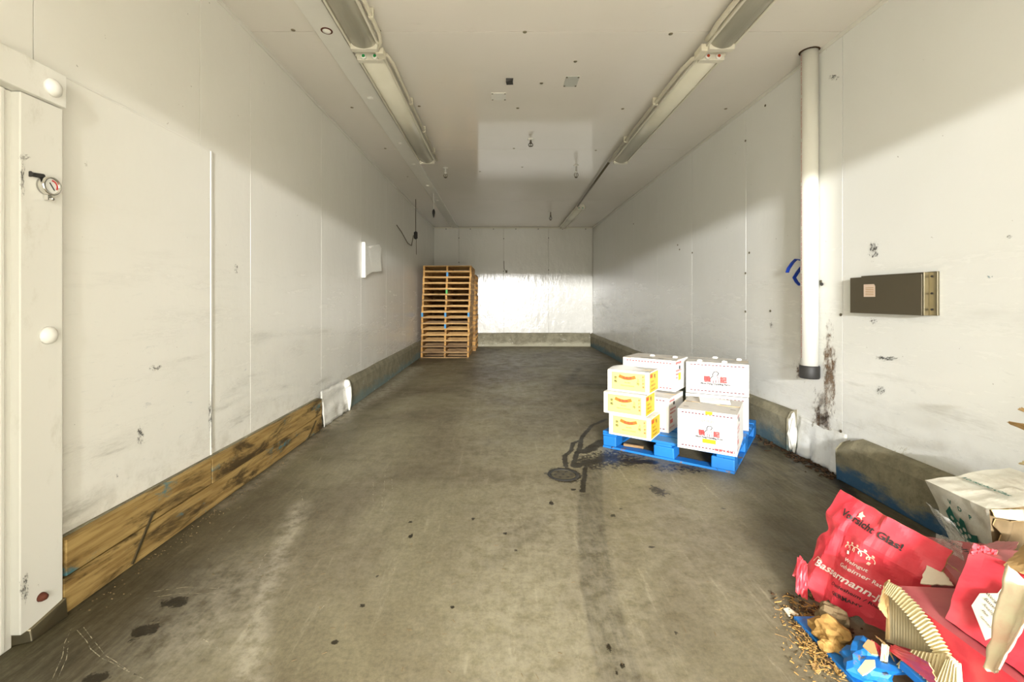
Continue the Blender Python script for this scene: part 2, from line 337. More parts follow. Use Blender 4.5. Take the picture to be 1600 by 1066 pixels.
# trickles from under the pallet to the drain
line(wet, [(948,655),(925,665),(912,680),(907,688),(895,693),(892,705),(882,713),(884,728)], .020)
line(wet, [(908,688),(906,700),(900,712),(895,728)], .022); line(wet, [(912,706),(925,700),(940,690)], .05, .95); line(wet, [(900,728),(925,722),(950,716),(985,722),(1020,722)], .05, .9)
line(wet, [(915,730),(912,750),(910,768)], .02, .8); blob(wet, 882, 742, 27, 11, 1.0); line(wet, [(852,740),(862,742)], .012, .8)
blob(wet, 925, 722, 35, 14, .62); blob(wet, 965, 716, 60, 16, .62); blob(wet, 1060, 732, 60, 10, .5); blob(wet, 1030, 768, 14, 9, .62)
for q in ((896,765,5,1.5),(862,787,4,4),(739,811,3,3),(789,834,4,2),(806,860,3,3),(641,816,4,2),(642,838,3,4),(567,946,5,3),(707,949,4,3),(590,901,3,2),(524,1003,6,4),(273,941,22,8),(225,985,20,9),(952,1013,5,8),(973,1040,6,6),(963,1052,4,4),(958,806,4,2),(970,795,3,2),(1130,795,4,1.5),(1018,855,5,2),(150,1060,20,8),(1057,990,3,3)): blob(wet, *q, .85)
for pts in ([(205,1000),(250,965)],): line(wet, pts, .02, .5)
# rubber tracks, then broad dark patches; shade on the right is painted in
line(rub_shade, [(925,735),(922,790),(925,850),(935,920),(950,990),(972,1066),(990,1120)], .075, .75, .12)
line(rub_shade, [(800,832),(850,810),(765,882)], .05, .35); line(rub_shade, [(880,640),(780,700),(690,780)], .25, .25)
line(rub_shade, [(760,565),(740,600),(660,660),(540,720)], .35, .2, .5); line(rub_shade, [(560,640),(480,740),(380,900),(330,1066)], .30, .32, .6)
line(rub_shade, [(905,575),(885,600),(960,602)], .06, .55); line(rub_shade, [(880,635),(960,628)], .08, .5); line(rub_shade, [(1000,545),(1100,620)], .2, .4)
line(rub_shade, [(1180,670),(1300,760),(1400,850),(1470,900)], .30, 1.0, .7); line(rub_shade, [(1190,690),(1230,800),(1265,900)], .16, .7, .9); line(rub_shade, [(1150,720),(1240,745)], .15, .9, .8)  # dim right-hand floor and shadow beside the pallet, painted into the colour
line(rub_shade, [(90,960),(200,890),(340,790),(500,670)], .13, .75, .9); blob(rub_shade, 190, 970, 200, 100, .95); blob(rub_shade, 60, 1050, 120, 60, .95); blob(rub_shade, 430, 800, 110, 60, .5); blob(rub_shade, 330, 1000, 90, 40, .4)  # darker floor along the planks and in the near left corner
blob(rub_shade, 620, 760, 150, 70, .35); blob(rub_shade, 700, 560, 200, 12, .2); blob(rub_shade, 1030, 1000, 120, 70, .2)
line(wet, [(1180,668),(1215,690),(1300,742),(1330,775)], .05, .8, .9); blob(wet, 1270, 720, 40, 16, .7); line(wet, [(1165,690),(1195,700)], .07, .6, .8)  # dark stain by the wall; last streak paints in the pallet's cast shadow
# pale worn lanes and plaster dust
line(pale, [(470,790),(440,860),(400,960),(385,1066)], .055, .42, .7); line(pale, [(640,620),(600,680),(575,760),(560,900)], .25, .14, .8)
line(pale, [(505,665),(540,645),(600,612),(650,575)], .12, .75, .8); line(pale, [(350,790),(430,735),(500,680)], .045, .4, .9)
blob(pale, 860, 900, 160, 180, .26); blob(pale, 800, 650, 130, 60, .22); blob(pale, 1060, 840, 120, 90, .2); line(pale, [(300,1000),(380,900)], .2, .3, .8)
verts = np.stack([XX.ravel(), YY.ravel(), np.zeros(nx*ny)], 1)
idx = np.arange(nx*ny).reshape(ny, nx); quads = np.stack([idx[:-1,:-1], idx[:-1,1:], idx[1:,1:], idx[1:,:-1]], -1).reshape(-1, 4)
me = bpy.data.meshes.new('floor'); me.vertices.add(len(verts)); me.vertices.foreach_set('co', verts.ravel())
me.loops.add(quads.size); me.loops.foreach_set('vertex_index', quads.ravel().astype(np.int32)); me.polygons.add(len(quads)); me.polygons.foreach_set('loop_start', np.arange(0, quads.size, 4, dtype=np.int32))
me.update(calc_edges=True); ca = me.color_attributes.new('marks', 'FLOAT_COLOR', 'POINT')
ca.data.foreach_set('color', np.stack([wet.ravel(), pale.ravel(), rub_shade.ravel(), np.ones(nx*ny)], 1).ravel().astype(np.float32)); me.materials.append(M['floor'])
floor = tag(link(bpy.data.objects.new('floor', me)), kind='structure')
tag(MB().box((-6, -14, -.06), (7, -.601, -.002)).build('ground', M['yard']), kind='structure')

def add_uv(o):
    uv = o.data.uv_layers.new(name='UVMap')
    for p in o.data.polygons:
        for k, li in enumerate(p.loop_indices): uv.data[li].uv = ((0,0),(1,0),(1,1),(0,1))[k % 4]
    return o
def stain(quad, mat, parent, name='stain'): return add_uv(MB().add(quad, [(0, 1, 2, 3)]).build(name, mat, parent))
def wall_stain(x0, y0, x1, y1, mat, parent, X, eps):
    a, b, c_, d = WL(x0, y1, X), WL(x1, y1, X), WL(x1, y0, X), WL(x0, y0, X)
    for p in (a, b, c_, d): p.x = X + eps
    return stain([a, b, c_, d], mat, parent)

def side_wall(name, X, sgn, cuts, mat, z0=0):
    w = tag(MB().box((X + sgn*.022, -.6, -.02), (X + sgn*.10, YB + .1, H + .05)).build(name, M['seam']), kind='structure')
    for a, b in zip(cuts[:-1], cuts[1:]):
        x0, x1 = sorted((X + random.uniform(0, .0003)*sgn, X + sgn*.022)); g = .0022
        MB().box((x0, a + g, z0), (x1, b - g, H - .004)).build('wall_panel', mat, w, bevel=.001)
    return w
cutsL = [-.6, .5, 1.70, 2.64, 3.17, 4.42, 5.67, 6.91, 8.16, 9.41, 10.65, YB]
cutsR = [-.6, .7, 1.92, 3.17, 4.42, 5.67, 6.91, 8.16, 9.41, 10.65, YB]
wallL = side_wall('wall_left', XL, -1, cutsL, M['wall_l']); wallR = side_wall('wall_right', XR, 1, cutsR, M['wall_r'])
wallB = tag(MB().box((XL - .1, YB + .022, -.02), (XR + .1, YB + .1, H + .05)).build('wall_back', M['seam']), kind='structure')
cb = [XL, -1.114, .068, 1.25, XR]
for a, b in zip(cb[:-1], cb[1:]): MB().box((a + .003, YB, 0), (b - .003, YB + .022, H - .004)).build('wall_panel', M['wall_b'], wallB, bevel=.003)
# front wall with the loading opening, behind the camera
fw = MB(); fw.box((XL - .1, -.6, 0), (-1.0, YF, H)).box((1.68, -.6, 0), (XR + .1, YF, H)).box((-1.0, -.6, 2.345), (1.68, YF, H))
tag(fw.build('wall_front', M['trimw']), kind='structure')
ceil = tag(MB().box((XL - .1, -.6, H + .024), (XR + .1, YB + .1, H + .12)).build('ceiling', M['seam']), kind='structure')
cy = [-.6, .5, 3.17, 5.67, 8.64, YB]
for a, b in zip(cy[:-1], cy[1:]): MB().box((XL, a + .003, H), (XR, b - .003, H + .022)).build('ceiling_panel', M['ceil'], ceil)
scr = None
for (x, y) in ((458,47),(592,48),(820,50),(1048,53),(550,168),(655,166),(846,130),(809,169),(973,170),(899,96),(602,232),(803,232),(931,235),(1134,170),(637,276),(816,261),(1000,231),(1008,222),(750,268)):
    p = G(x, y, H)
    if scr is None: scr = MB().lathe([(.004,-.006),(.013,-.004),(.016,0)], 10).build('screw', M['steel'], ceil); scr.location = (p.x, p.y, H)
    else:
        s_ = scr.copy(); COL.objects.link(s_); s_.location = (p.x, p.y, H)
for q in ((876,118,908,135,'st_blue'),(766,144,792,158,'st_white'),(858,188,900,204,'st_rust')):
    pass
# kerbs
def kerb(pathY, X, th, z, sgn, mat, name, rnd=False):
    # profile swept along Y; irregular top arris
    a, b = pathY; n = max(2, int((b - a) / .12)); prof = [(0, 0), (th, 0), (th, z*.80), (th*.62, z*.96), (.0, z)]
    vs = []; fs = []
    for i in range(n + 1):
        y = a + (b - a) * i / n
        e = 1.0
        if rnd and i == n: e = .82
        for k, (px, pz) in enumerate(prof):
            j = noise.noise(Vector((y*2.1, k*3.3, X))) * .012
            vs.append((X - sgn*(px*(1 if k != 2 else 1) + (j if k > 0 else 0)), y, (pz + (j if k > 1 else 0)) * (e if k > 1 else 1)))
    m = len(prof)
    for i in range(n):
        for k in range(m):
            k2 = (k+1) % m; fs.append((i*m+k, i*m+k2, (i+1)*m+k2, (i+1)*m+k))
    fs += [tuple(range(m)), tuple(n*m + k for k in range(m))[::-1]]
    o = MB().add(vs, fs).build(name, mat, smooth=False, bevel=.008); return tag(o, kind='structure')
kerb((5.06, YB), XL, .056, .345, -1, M['curb_l'], 'baseboard_left')
kerb((3.66, YB), XR, .075, .335, 1, M['curb_rf'], 'baseboard_right')
kerb((-.4, 3.10), XR, .095, .315, 1, M['curb_r'], 'baseboard_right', True)
ob = kerb((XL + .06, XR - .08), 0, .10, .355, -1, M['curb_b'], 'baseboard_back')
ob.rotation_euler = (0, 0, R(-90)); ob.location = (0, YB, 0)     # sweep along X instead of Y
tag(MB().box((XL, 1.76, 0), (-1.752, 4.30, .298)).build('baseboard_left', M['curb_l']), kind='structure')

# ceiling batten along the left side
bat = tag(MB().box((-1.30, -.4, H - .022), (-1.125, YB, H)).build('trim_1', M['trimw'], bevel=.004), kind='structure')
for i, (x, y) in enumerate(((513,48),(584,153),(629,224),(646,256),(670,290),(684,313))):
    p = G(x, y, H - .022); p.x = -1.215
    cp = MB().lathe([(.030,0),(.028,-.006),(.012,-.014)][::1], 14).build('bolt_cap', M['knob'], bat); cp.location = (-1.215, p.y, H - .022)
    if i == 0: MB().lathe([(.040,0),(.040,-.003)], 16).build('rust_ring', M['rust'], bat).location = (-1.215, p.y, H - .022)
tag(MB().box((XL, -.4, H - .03), (XL + .006, YB, H - .001)).build('trim_2', M['trimw']), kind='structure')
tag(MB().box((XR - .006, -.4, H - .03), (XR, YB, H - .001)).build('trim_3', M['trimw']), kind='structure')
tag(MB().box((XL, YB - .008, H - .035), (XR, YB, H)).build('trim_4', M['fixture']), kind='structure')

# side door frame on the left wall
tag(MB().box((-1.90, .2, 1.995), (-1.70, 1.755, 2.122)).build('trim_5', M['jamb'], bevel=.004), kind='structure')
jb = MB().box((-1.775, 1.600, .045), (-1.718, 1.757, 1.993)); jb = tag(jb.build('trim_6', M['jamb'], bevel=.004), kind='structure')
tag(MB().box((-1.775, 1.555, 0), (-1.752, 1.604, 1.993)).build('trim_7', M['jamb'], bevel=.003), kind='structure')
tag(MB().hexa([Vector(p) for p in ((-1.775,1.60,0),(-1.705,1.63,0),(-1.705,1.765,0),(-1.775,1.765,0),(-1.775,1.60,.06),(-1.712,1.63,.045),(-1.712,1.765,.075),(-1.775,1.765,.08))]).build('trim_8', M['steel'], bevel=.004), kind='structure')
d1 = tag(MB().box((-1.76, .55, .02), (-1.735, 1.545, 1.985)).build('door_1', M['jamb'], bevel=.004), kind='structure')
MB().box((-1.752, 1.545, .02), (-1.728, 1.560, 1.985)).build('door_gasket', M['trimw'], d1, bevel=.003)
Mx = Matrix.Rotation(R(90), 4, 'Y')
def cap(x, y, X, parent, mat='knob', r=.034):
    p = WL(x, y, X); o = MB().lathe([(r,0),(r*.95,.008),(r*.6,.020),(r*.15,.024)], 20, Mx).build('bolt_cap', M[mat], parent, smooth=True); o.location = p; return o
cap(82, 137, -1.70, bpy.data.objects['trim_5']); cap(75, 524, -1.718, jb); cap(64, 933, -1.718, jb, 'rust', .016)
wall_stain(20, 235, 52, 256, M['st_dark'], jb, -1.718, .003); wall_stain(26, 230, 42, 330, M['st_dark'], jb, -1.718, .003); wall_stain(25, 880, 50, 960, M['st_dark'], jb, -1.718, .003)
# overlay sheet that covers an old opening
pp = MB().box((XL, 1.762, .30), (XL + .010, 2.720, 2.146)).build('cover_sheet', M['wall_l'], wallL, bevel=.002)
MB().box((XL + .001, 2.718, .30), (XL + .013, 2.735, 2.150)).build('sealant_bead', M['trimw'], wallL, bevel=.003)
MB().box((XL + .001, 1.757, 2.144), (XL + .012, 2.735, 2.154)).build('sealant_bead', M['trimw'], wallL, bevel=.003)
# scrapes on the walls
for q in ((220,566,258,584,'st_dark'),(260,250,140,270,'st_white'),(125,248,135,266,'st_white'),(205,655,225,710,'st_dark'),(360,405,372,435,'st_dark'),(175,738,182,750,'st_dark'),(320,600,330,700,'st_dark')):
    a0, b0, a1, b1, mm = q
    if a0 > a1: continue
    wall_stain(a0, b0, a1, b1, M[mm], wallL, XL, .013)
for q in ((1352,362,1380,420,'st_dark'),(1354,492,1378,512,'st_dark'),(1355,552,1420,568,'st_dark'),(1362,598,1392,622,'st_dark'),(1282,470,1312,700,'st_rust'),(1268,588,1302,700,'st_rust'),(1262,600,1306,745,'st_rust'),(1240,560,1262,600,'st_rust'),(1290,112,1318,130,'st_dark'),(1200,500,1212,516,'st_dark'),(1570,364,1586,376,'st_dark'),(1536,424,1560,440,'st_blue'),(1380,690,1440,720,'st_white')):
    wall_stain(q[1-1], q[1], q[2], q[3], M[q[4]], wallR, XR, -.003)
# screws on the right wall
for i, (x, y) in enumerate(((1314,492),(1314,674),(1171,395),(1165,427),(1165,487),(1204,486),(1196,132),(1196,165),(1082,395),(1062,390),(1059,383),(990,350),(1165,220),(1283,440))):
    p = WL(x, y, XR); o = MB().lathe([(.011,0),(.011,.004),(.004,.008)], 10, Matrix.Rotation(R(-90), 4, 'Y')).build('screw', M['steel_panel'], wallR); o.location = p
for i, (x, y) in enumerate(((717,372),(717,410),(787,373),(787,424),(857,372),(857,422),(697,354),(735,354),(771,354),(806,354),(841,354),(879,354),(915,354))):
    p = P(x, y, YB); o = MB().lathe([(.013,0),(.013,.005),(.005,.01)], 8, Matrix.Rotation(R(90), 4, 'X')).build('screw', M['steel_panel'], wallB); o.location = (p.x, YB, min(p.z, H - .05))
# torn skirts of wall sheet at the kerb gaps
def ragged(fn, nu, nv, name, mat, parent=None, th=.004, edge=.0, seed=0, **k):
    """thin sheet with thickness following fn(u,v,h)"""
    mb = MB(k.get('off', (0,0,0)))
    def g(u, v, h):
        uu = u + edge * noise.noise(Vector((v*9 + seed, 0, 3))) * (1 if u in (0, 1) else 0); vv = v + edge * noise.noise(Vector((u*9, seed, 7))) * (1 if v in (0, 1) else 0)
        return fn(uu, vv, h)
    mb.grid(lambda u, v: g(u, v, 0), nu, nv, 0); n0 = len(mb.v); mb.grid(lambda u, v: g(u, v, -th), nu, nv, 1)
    N = (nu+1)*(nv+1); rim = [i for i in range(nu+1)] + [(j+1)*(nu+1)-1 for j in range(1, nv+1)] + [N-1-i for i in range(1, nu+1)] + [(nv-j)*(nu+1) for j in range(1, nv)]
    for a, b in zip(rim, rim[1:] + rim[:1]): mb.f.append((b, a, a + N, b + N)); mb.m.append(1)
    return mb.build(name, mat, parent, smooth=k.get('smooth', True))
def skirt_r(u, v, h):
    x = XR - .002 - h - .045*max(0, 1-v)**1.6*abs(math.sin(u*9)) - .03*(1-v)*abs(noise.noise(Vector((u*9, v*5, 1))))
    return Vector((x, 3.13 + .50*u, .0 + .30*v))
ragged(skirt_r, 16, 10, 'torn_sheet', [M['wall_r'], M['seam']], wallR, .003, .03, 2)
def skirt_l(u, v, h):
    x = XL + .035 + h + .035*(1-v)*(1 + noise.noise(Vector((u*5, v*4, 1))))
    return Vector((x, 4.32 + .74*u, .01 + .34*v))
ragged(skirt_l, 18, 10, 'torn_sheet', [M['wall_l'], M['seam']], wallL, .004, .04, 4)
def lump(c, r, sc=(1,1,1), seed=0, sub=2, amp=.35):
    bm = bmesh.new(); bmesh.ops.create_icosphere(bm, subdivisions=sub, radius=1)
    vs = [Vector((v.co.x*sc[0], v.co.y*sc[1], v.co.z*sc[2])) * r * (1 + amp*noise.noise(v.co*1.7 + Vector((seed*7.3, 0, 0)))) + Vector(c) for v in bm.verts]
    fs = [tuple(v.index for v in f.verts) for f in bm.faces]; bm.free(); return vs, fs
o = MB(); o.add(*lump((XL+.06, 5.03, .16), .05, (.7, .7, 3.4), 1)).add(*lump((XL+.05, 5.0, .30), .05, (.8, 1, 1), 2)); tag(o.build('foam_lump', M['bright'], smooth=True), 'white foam lump capping the end of the left concrete kerb', 'foam')
o = MB(); o.add(*lump((XR-.045, 3.648, .15), .03, (1.2, .5, 4.8), 5, 3, .7)); tag(o.build('foam_lump', M['plaster'], smooth=True), 'white foam strip on the kerb end right of the boxes, near the pipe', 'foam')
for i, (px, lab) in enumerate((((512,645), 'white plaster crumb on the floor just past the end of the wooden planks'), ((522,652), 'pale plaster crumb on the floor below the torn white wall sheet'), ((108,948), 'small white pebble-like chunk at the near end of the wooden planks'))):
    p = G(*px); tag(MB().add(*lump((p.x, p.y, .02), .028 if i < 2 else .02, (1.3, 1, .7), i+9)).build('plaster_chunk', M['plaster']), lab, 'rubble')

# ================================================================== THINGS ON THE WALLS AND CEILING
# wooden planks along the left wall
def plank(Y0, Y1, z0, z1, lab, jog=0):
    mb = MB(); n = 14; vs = []; fs = []
    for i in range(n + 1):
        y = Y0 + (Y1 - Y0)*i/n; w = .003*noise.noise(Vector((y*3, z0*20, 0)))
        vs += [(-1.751, y, z0 + w), (-1.717 - jog, y, z0 + w), (-1.717 - jog, y, z1 + w), (-1.751, y, z1 + w)]
    for i in range(n): fs += [(i*4+k, i*4+(k+1) % 4, i*4+4+(k+1) % 4, i*4+4+k) for k in range(4)]
    fs += [(3,2,1,0), (n*4, n*4+1, n*4+2, n*4+3)]
    r = mb.add(vs, fs).build('wooden_plank', M['plank'], bevel=.003); return tag(r, lab, 'plank', 'planks along the left wall')
plank(1.77, 2.655, .154, .297, 'upper scarred plank nearest the door frame, with a teal scuff')
plank(2.665, 4.29, .150, .295, 'upper plank at the far end, beyond the dark joint, with a blue scuff')
plank(1.762, 4.295, .004, .146, 'long lower plank lying on the floor along the left wall', .002)
def band(a, b, lab):
    mb = MB(); pa, pb = a, b; d = (pb - pa); n = Vector((0, d.z, -d.y)).normalized()*.006
    mb.hexa([pa - n, pa + n, pa + n + Vector((.006,0,0)), pa - n + Vector((.006,0,0)), pb - n, pb + n, pb + n + Vector((.006,0,0)), pb - n + Vector((.006,0,0))])
    tag(mb.build('wood_strip', M['steel']), lab, 'strip')
band(WL(206, 882, -1.716), WL(239, 800, -1.716), 'thin grey strip leaning across both planks near the door frame')
band(WL(481, 686, -1.716), WL(493, 658, -1.716), 'thin grey strip leaning across the planks at their far end')
# door thermometer
p = WL(70, 291, -1.718); th = empty('door_thermometer', p, 0, label='round dial thermometer with black stem bracket on the white door post', cat='thermometer')
rot = Matrix.Rotation(R(90), 4, 'Y') @ Matrix.Rotation(R(0), 4, 'X')
T = Matrix.Translation((.012, 0, 0)) @ Mx
MB().lathe([(.026,-.012),(.034,-.010),(.036,.012),(.034,.018),(.029,.020),(.028,.012),(.001,.012)], 28, T).build('bezel', M['chrome'], th, smooth=True)
MB().lathe([(.0285,.0125),(.0005,.0128)], 28, T).build('dial', M['dial'], th)
nd = MB(); nd.box((.0265, -.002, -.018), (.0272, .002, .014), 0, Matrix.Rotation(R(35), 4, 'X')); nd.build('needle', M['black'], th)
ar = MB(); fn = lambda u, v, h: Vector((.0262 + h, u, v))
stroke(ar, fn, [(.021*math.cos(R(a)), .021*math.sin(R(a))) for a in range(-30, 95, 12)], .006, .0006); ar.build('scale_arc', M['red_ink'], th)
MB().lathe([(.006,0),(.006,.01),(.004,.012)], 10, Matrix.Translation((.02, .002, -.048)) @ Mx).box((.004,-.006,-.052),(.018,.010,-.034)).build('lower_lug', M['chrome'], th)
MB().tube([(.006,-.012,.034),(.006,-.052,.030),(.006,-.058,.030)], [.009,.008,.011], 10).build('stem', M['black'], th)
MB().tube([(.006,.028,.012),(.022,.040,.010)], [.007,.005], 8).build('knob', M['chrome'], th)
# steel cover box on the right wall
sb = empty('steel_cover_box', (XR - .02, 2.78, 1.28), 0, label='dull grey steel cover box with a pale sticker on the right wall', cat='metal box')
X0 = XR - .045
q = [WL(1328, 433, X0), WL(1440, 423, X0), WL(1440, 494, X0), WL(1329, 488, X0)]
off = sb.location
m1 = MB(off); y0, y1 = q[1].y, q[0].y
m1.box((X0, y0, 1.155), (XR - .001, y1, 1.392)); m1.box((X0+.002, y0, 1.392), (XR - .001, y1 - .09, 1.400)); m1.build('cover', M['steel_panel'], sb, bevel=.003)
m2 = MB(off); m2.box((X0 + .030, y0 - .060, 1.157), (XR - .001, y0 + .001, 1.402)); m2.box((X0 + .002, y0 - .012, 1.156), (X0 + .03, y0, 1.40)); m2.build('side_flange', M['steel'], sb, bevel=.002)
for z in (1.19, 1.28, 1.375):
    MB(off).lathe([(.006,0),(.005,.004)], 8, Matrix.Translation(Vector((X0 + .029, y0 - .03, z))) @ Matrix.Rotation(R(-90), 4, 'Y')).build('screw', M['hole'], sb)
fn = lambda u, v, h: Vector((X0 - .001 - h, 0, 0)) + Vector((0, u, v))
a = WL(1350, 464, X0); b = WL(1368, 444, X0); m3 = MB(off); poly(m3, fn, [(a.y, a.z), (b.y, a.z), (b.y, b.z - .012), (b.y + .010, b.z), (a.y, b.z)][::-1]); st = m3.build('sticker', M['sticker'], sb)
m4 = MB(off)
for k in range(5): rect(m4, fn, b.y + .012, a.z + .012 + k*.011, a.y - .015, a.z + .0155 + k*.011, .002)
m4.build('fine_print', M['tan'], st)
# pvc drain pipe
pc = (XR - .062, 3.42); pr = .0585
pip = empty('drain_pipe', (pc[0], pc[1], .65), 0, label='tall white plastic pipe with black rubber end on the right wall', cat='pipe')
MB((pc[0], pc[1], .65)).lathe([(pr, .73), (pr, H)], 36, Matrix.Translation((pc[0], pc[1], 0))).build('pipe', M['pvc'], pip, smooth=True)
MB((pc[0], pc[1], .65)).lathe([(pr-.005,.645),(pr+.005,.645),(pr+.009,.655),(pr+.009,.735),(pr+.004,.742),(pr-.002,.742)], 36, Matrix.Translation((pc[0], pc[1], 0))).build('end_cap', M['black'], pip, smooth=True)
MB((pc[0], pc[1], .65)).lathe([(pr+.007,H-.006),(pr+.012,H-.001)], 36, Matrix.Translation((pc[0], pc[1], 0))).build('ceiling_seal', M['rot'], pip)
tm = MB((pc[0], pc[1], .65))
fnp = lambda u, v, h: Vector((pc[0] + (pr + .001)*math.cos(math.pi*.985 + 0*u + v/pr), pc[1] + (pr + .001)*math.sin(math.pi*.985 + v/pr), u))
tx = text2d('PVC DWV  ASTM D 2665  NSF  4 IN  SCH 40   ', .016)
for k in range(7): lay(tm, fnp, tx, .80 + k*.335, -.006)
tm.build('lettering', M['red_ink'], pip)
MB((pc[0], pc[1], .65)).add(*lump((XR-.012, 3.36, 1.36), .012, (1,1,1), 3)).build('clamp_bolt', M['black'], pip)
# blue strap loops behind the pipe
ss = empty('strap_loop', (XR - .02, 3.6, 1.45), 0, label='blue plastic strap loops hanging behind the white pipe', cat='strap')
def strap(px, lab='strap_band'):
    mb = MB(ss.location); pts = [WL(x, y, XR - dd) for x, y, dd in px]; vs = []; fs = []
    for i, p in enumerate(pts):
        t = (pts[min(i+1, len(pts)-1)] - pts[max(i-1, 0)]).normalized(); q_ = Vector((.014, 0, 0)); w = t.cross(Vector((1,0,0))).normalized()*.003
        vs += [p - q_ - w, p + q_ - w, p + q_ + w, p - q_ + w]
    for i in range(len(pts)-1): fs += [(i*4+k, i*4+(k+1) % 4, i*4+4+(k+1) % 4, i*4+4+k) for k in range(4)]
    fs += [(3,2,1,0), tuple((len(pts)-1)*4 + k for k in range(4))]
    return mb.add(vs, fs).build(lab, M['strap'], ss)
strap([(1264,409,.02),(1257,408,.03),(1244,405,.04),(1238,411,.05),(1232,420,.06),(1230,426,.06)]); strap([(1262,411,.02),(1252,418,.04),(1246,426,.05),(1241,434,.06),(1245,441,.05),(1250,446,.04),(1262,445,.02)])
# foam patch on the left wall
pts = [(565,378),(568,384),(573,387),(577,384),(588,382),(591,388),(590,405),(591,424),(583,425),(577,425),(568,430),(565,434)]
fp = MB(); f3 = [WL(x, y, XL) for x, y in pts]; n = len(f3)
fp.add([Vector((XL + .001, p.y, p.z)) for p in f3] + [Vector((XL + .045 + .01*noise.noise(p*4), p.y + .01, p.z)) for p in f3], [tuple(range(n)), tuple(range(2*n-1, n-1, -1))] + [(k, n+k, n+(k+1) % n, (k+1) % n) for k in range(n)])
tag(fp.build('foam_patch', M['bright'], bevel=.006), 'ragged bright white foam patch stuck on the left wall', 'patch')
# sprinkler heads
def sprinkler(x, y, z, drop, lab, stem=.0, mat='chrome'):
    r = empty('sprinkler_head', (x, y, z), 0, label=lab, cat='sprinkler', group='sprinkler heads under the ceiling')
    MB().lathe([(.038,0),(.036,-.006),(.018,-.012),(.012,-.014)], 18).build('escutcheon', M['knob'], r, smooth=True)
    MB().lathe([(.010,-.01),(.010,-drop*.45),(.016,-drop*.45),(.016,-drop*.6)], 12).build('nipple', M['knob'] if mat == 'chrome' else M['steel_panel'], r, smooth=True)
    f = MB()
    for s_ in (-1, 1): f.tube([(s_*.012,0,-drop*.6),(s_*.026,0,-drop*.7),(s_*.026,0,-drop*.85),(s_*.006,0,-drop*.95)], .005, 6)
    f.tube([(0,0,-drop*.6),(0,0,-drop*.93)], .004, 6); f.build('frame', M['steel'] if mat == 'chrome' else M['black'], r)
    MB().lathe([(.006,-drop*.93),(.024,-drop*.95),(.024,-drop*.965),(.004,-drop*1.03)], 14).build('deflector', M['steel_panel'], r)
sprinkler(-.80, 6.45, H, .15, 'chrome sprinkler head just past the end of the left light fixtures')
sprinkler(1.06, 6.33, H, .18, 'chrome sprinkler head left of the right-hand conduit')
sprinkler(1.07, 9.70, H, .19, 'dark sprinkler head near the short far light fixture', mat='dark')
sprinkler(.35, 5.30, H, .09, 'small dark sprinkler head in the middle of the ceiling', mat='dark')
r = empty('hanging_sensor', (-1.19, 7.9, H), 0, label='small dark bulb hanging on a thin white wire beside the ceiling batten', cat='sensor')
MB().tube([(0,0,0),(0,0,-.32)], .004, 6).build('wire', M['knob'], r); MB().lathe([(.008,-.31),(.024,-.34),(.026,-.38),(.014,-.43),(.005,-.46)], 12).build('bulb', M['black'], r, smooth=True)
r = empty('pull_switch', (-1.62, 8.5, H), 0, label='grey rod hanging from the ceiling with a dark switch, near the left wall', cat='switch')
MB().tube([(0,0,0),(0,0,-.62)], .007, 6).build('rod', M['steel_panel'], r); MB().lathe([(.012,-.61),(.036,-.63),(.036,-.74),(.014,-.76)], 12).build('switch_body', M['black'], r, smooth=True); MB().tube([(.01,0,-.76),(.01,0,-1.05)], .005, 6).build('pull_cord', M['steel_panel'], r)
tag(MB().tube([WL(x_, y_, XL + .03) for x_, y_ in ((620,352),(627,362),(637,380),(643,384),(646,368))], .008, 6).build('wire_loop', M['steel_panel']), 'drooping grey cable loop on the left wall near its far end', 'cable')
tag(MB().box((.115, YB-.04, 1.93), (.165, YB, 2.0)).tube([(.075,YB-.01,2.25),(.08,YB-.015,2.05),(.12,YB-.02,1.97)], .006, 6).build('wall_sensor', M['steel_panel'], bevel=.004), 'small dark sensor with a short cable on the back wall', 'sensor')
# ceiling plates
for (x0, y0, x1, y1, mm, lab) in ((880,119,906,135,'steel','grey screwed metal plate on the ceiling'),(768,145,791,156,'knob','pale screwed plate on the ceiling left of the grey one')):
    a, b = G(x0, y1, H), G(x1, y0, H); pl = empty('ceiling_plate', ((a.x+b.x)/2, (a.y+b.y)/2, H), 0, label=lab, cat='plate')
    w, d = abs(b.x-a.x)/2, abs(b.y-a.y)/2; MB().box((-w,-d,-.005),(w,d,0)).build('plate', M['trimw' if mm == 'knob' else 'plate_grey'], pl, bevel=.001)
    for sx_ in (-1,1):
        for sy in (-1,1): MB().lathe([(.003,-.009),(.008,-.007),(.009,-.005)], 8, Matrix.Translation((sx_*w*.85, sy*d*.85, 0))).build('screw', M['steel_panel'], pl)
a = G(796, 125, H); tag(MB().box((a.x-.025, a.y-.035, H-.03), (a.x+.03, a.y+.03, H), M=None, jit=.006).build('ceiling_bracket', M['black']), 'small black stub bracket on the ceiling', 'bracket')

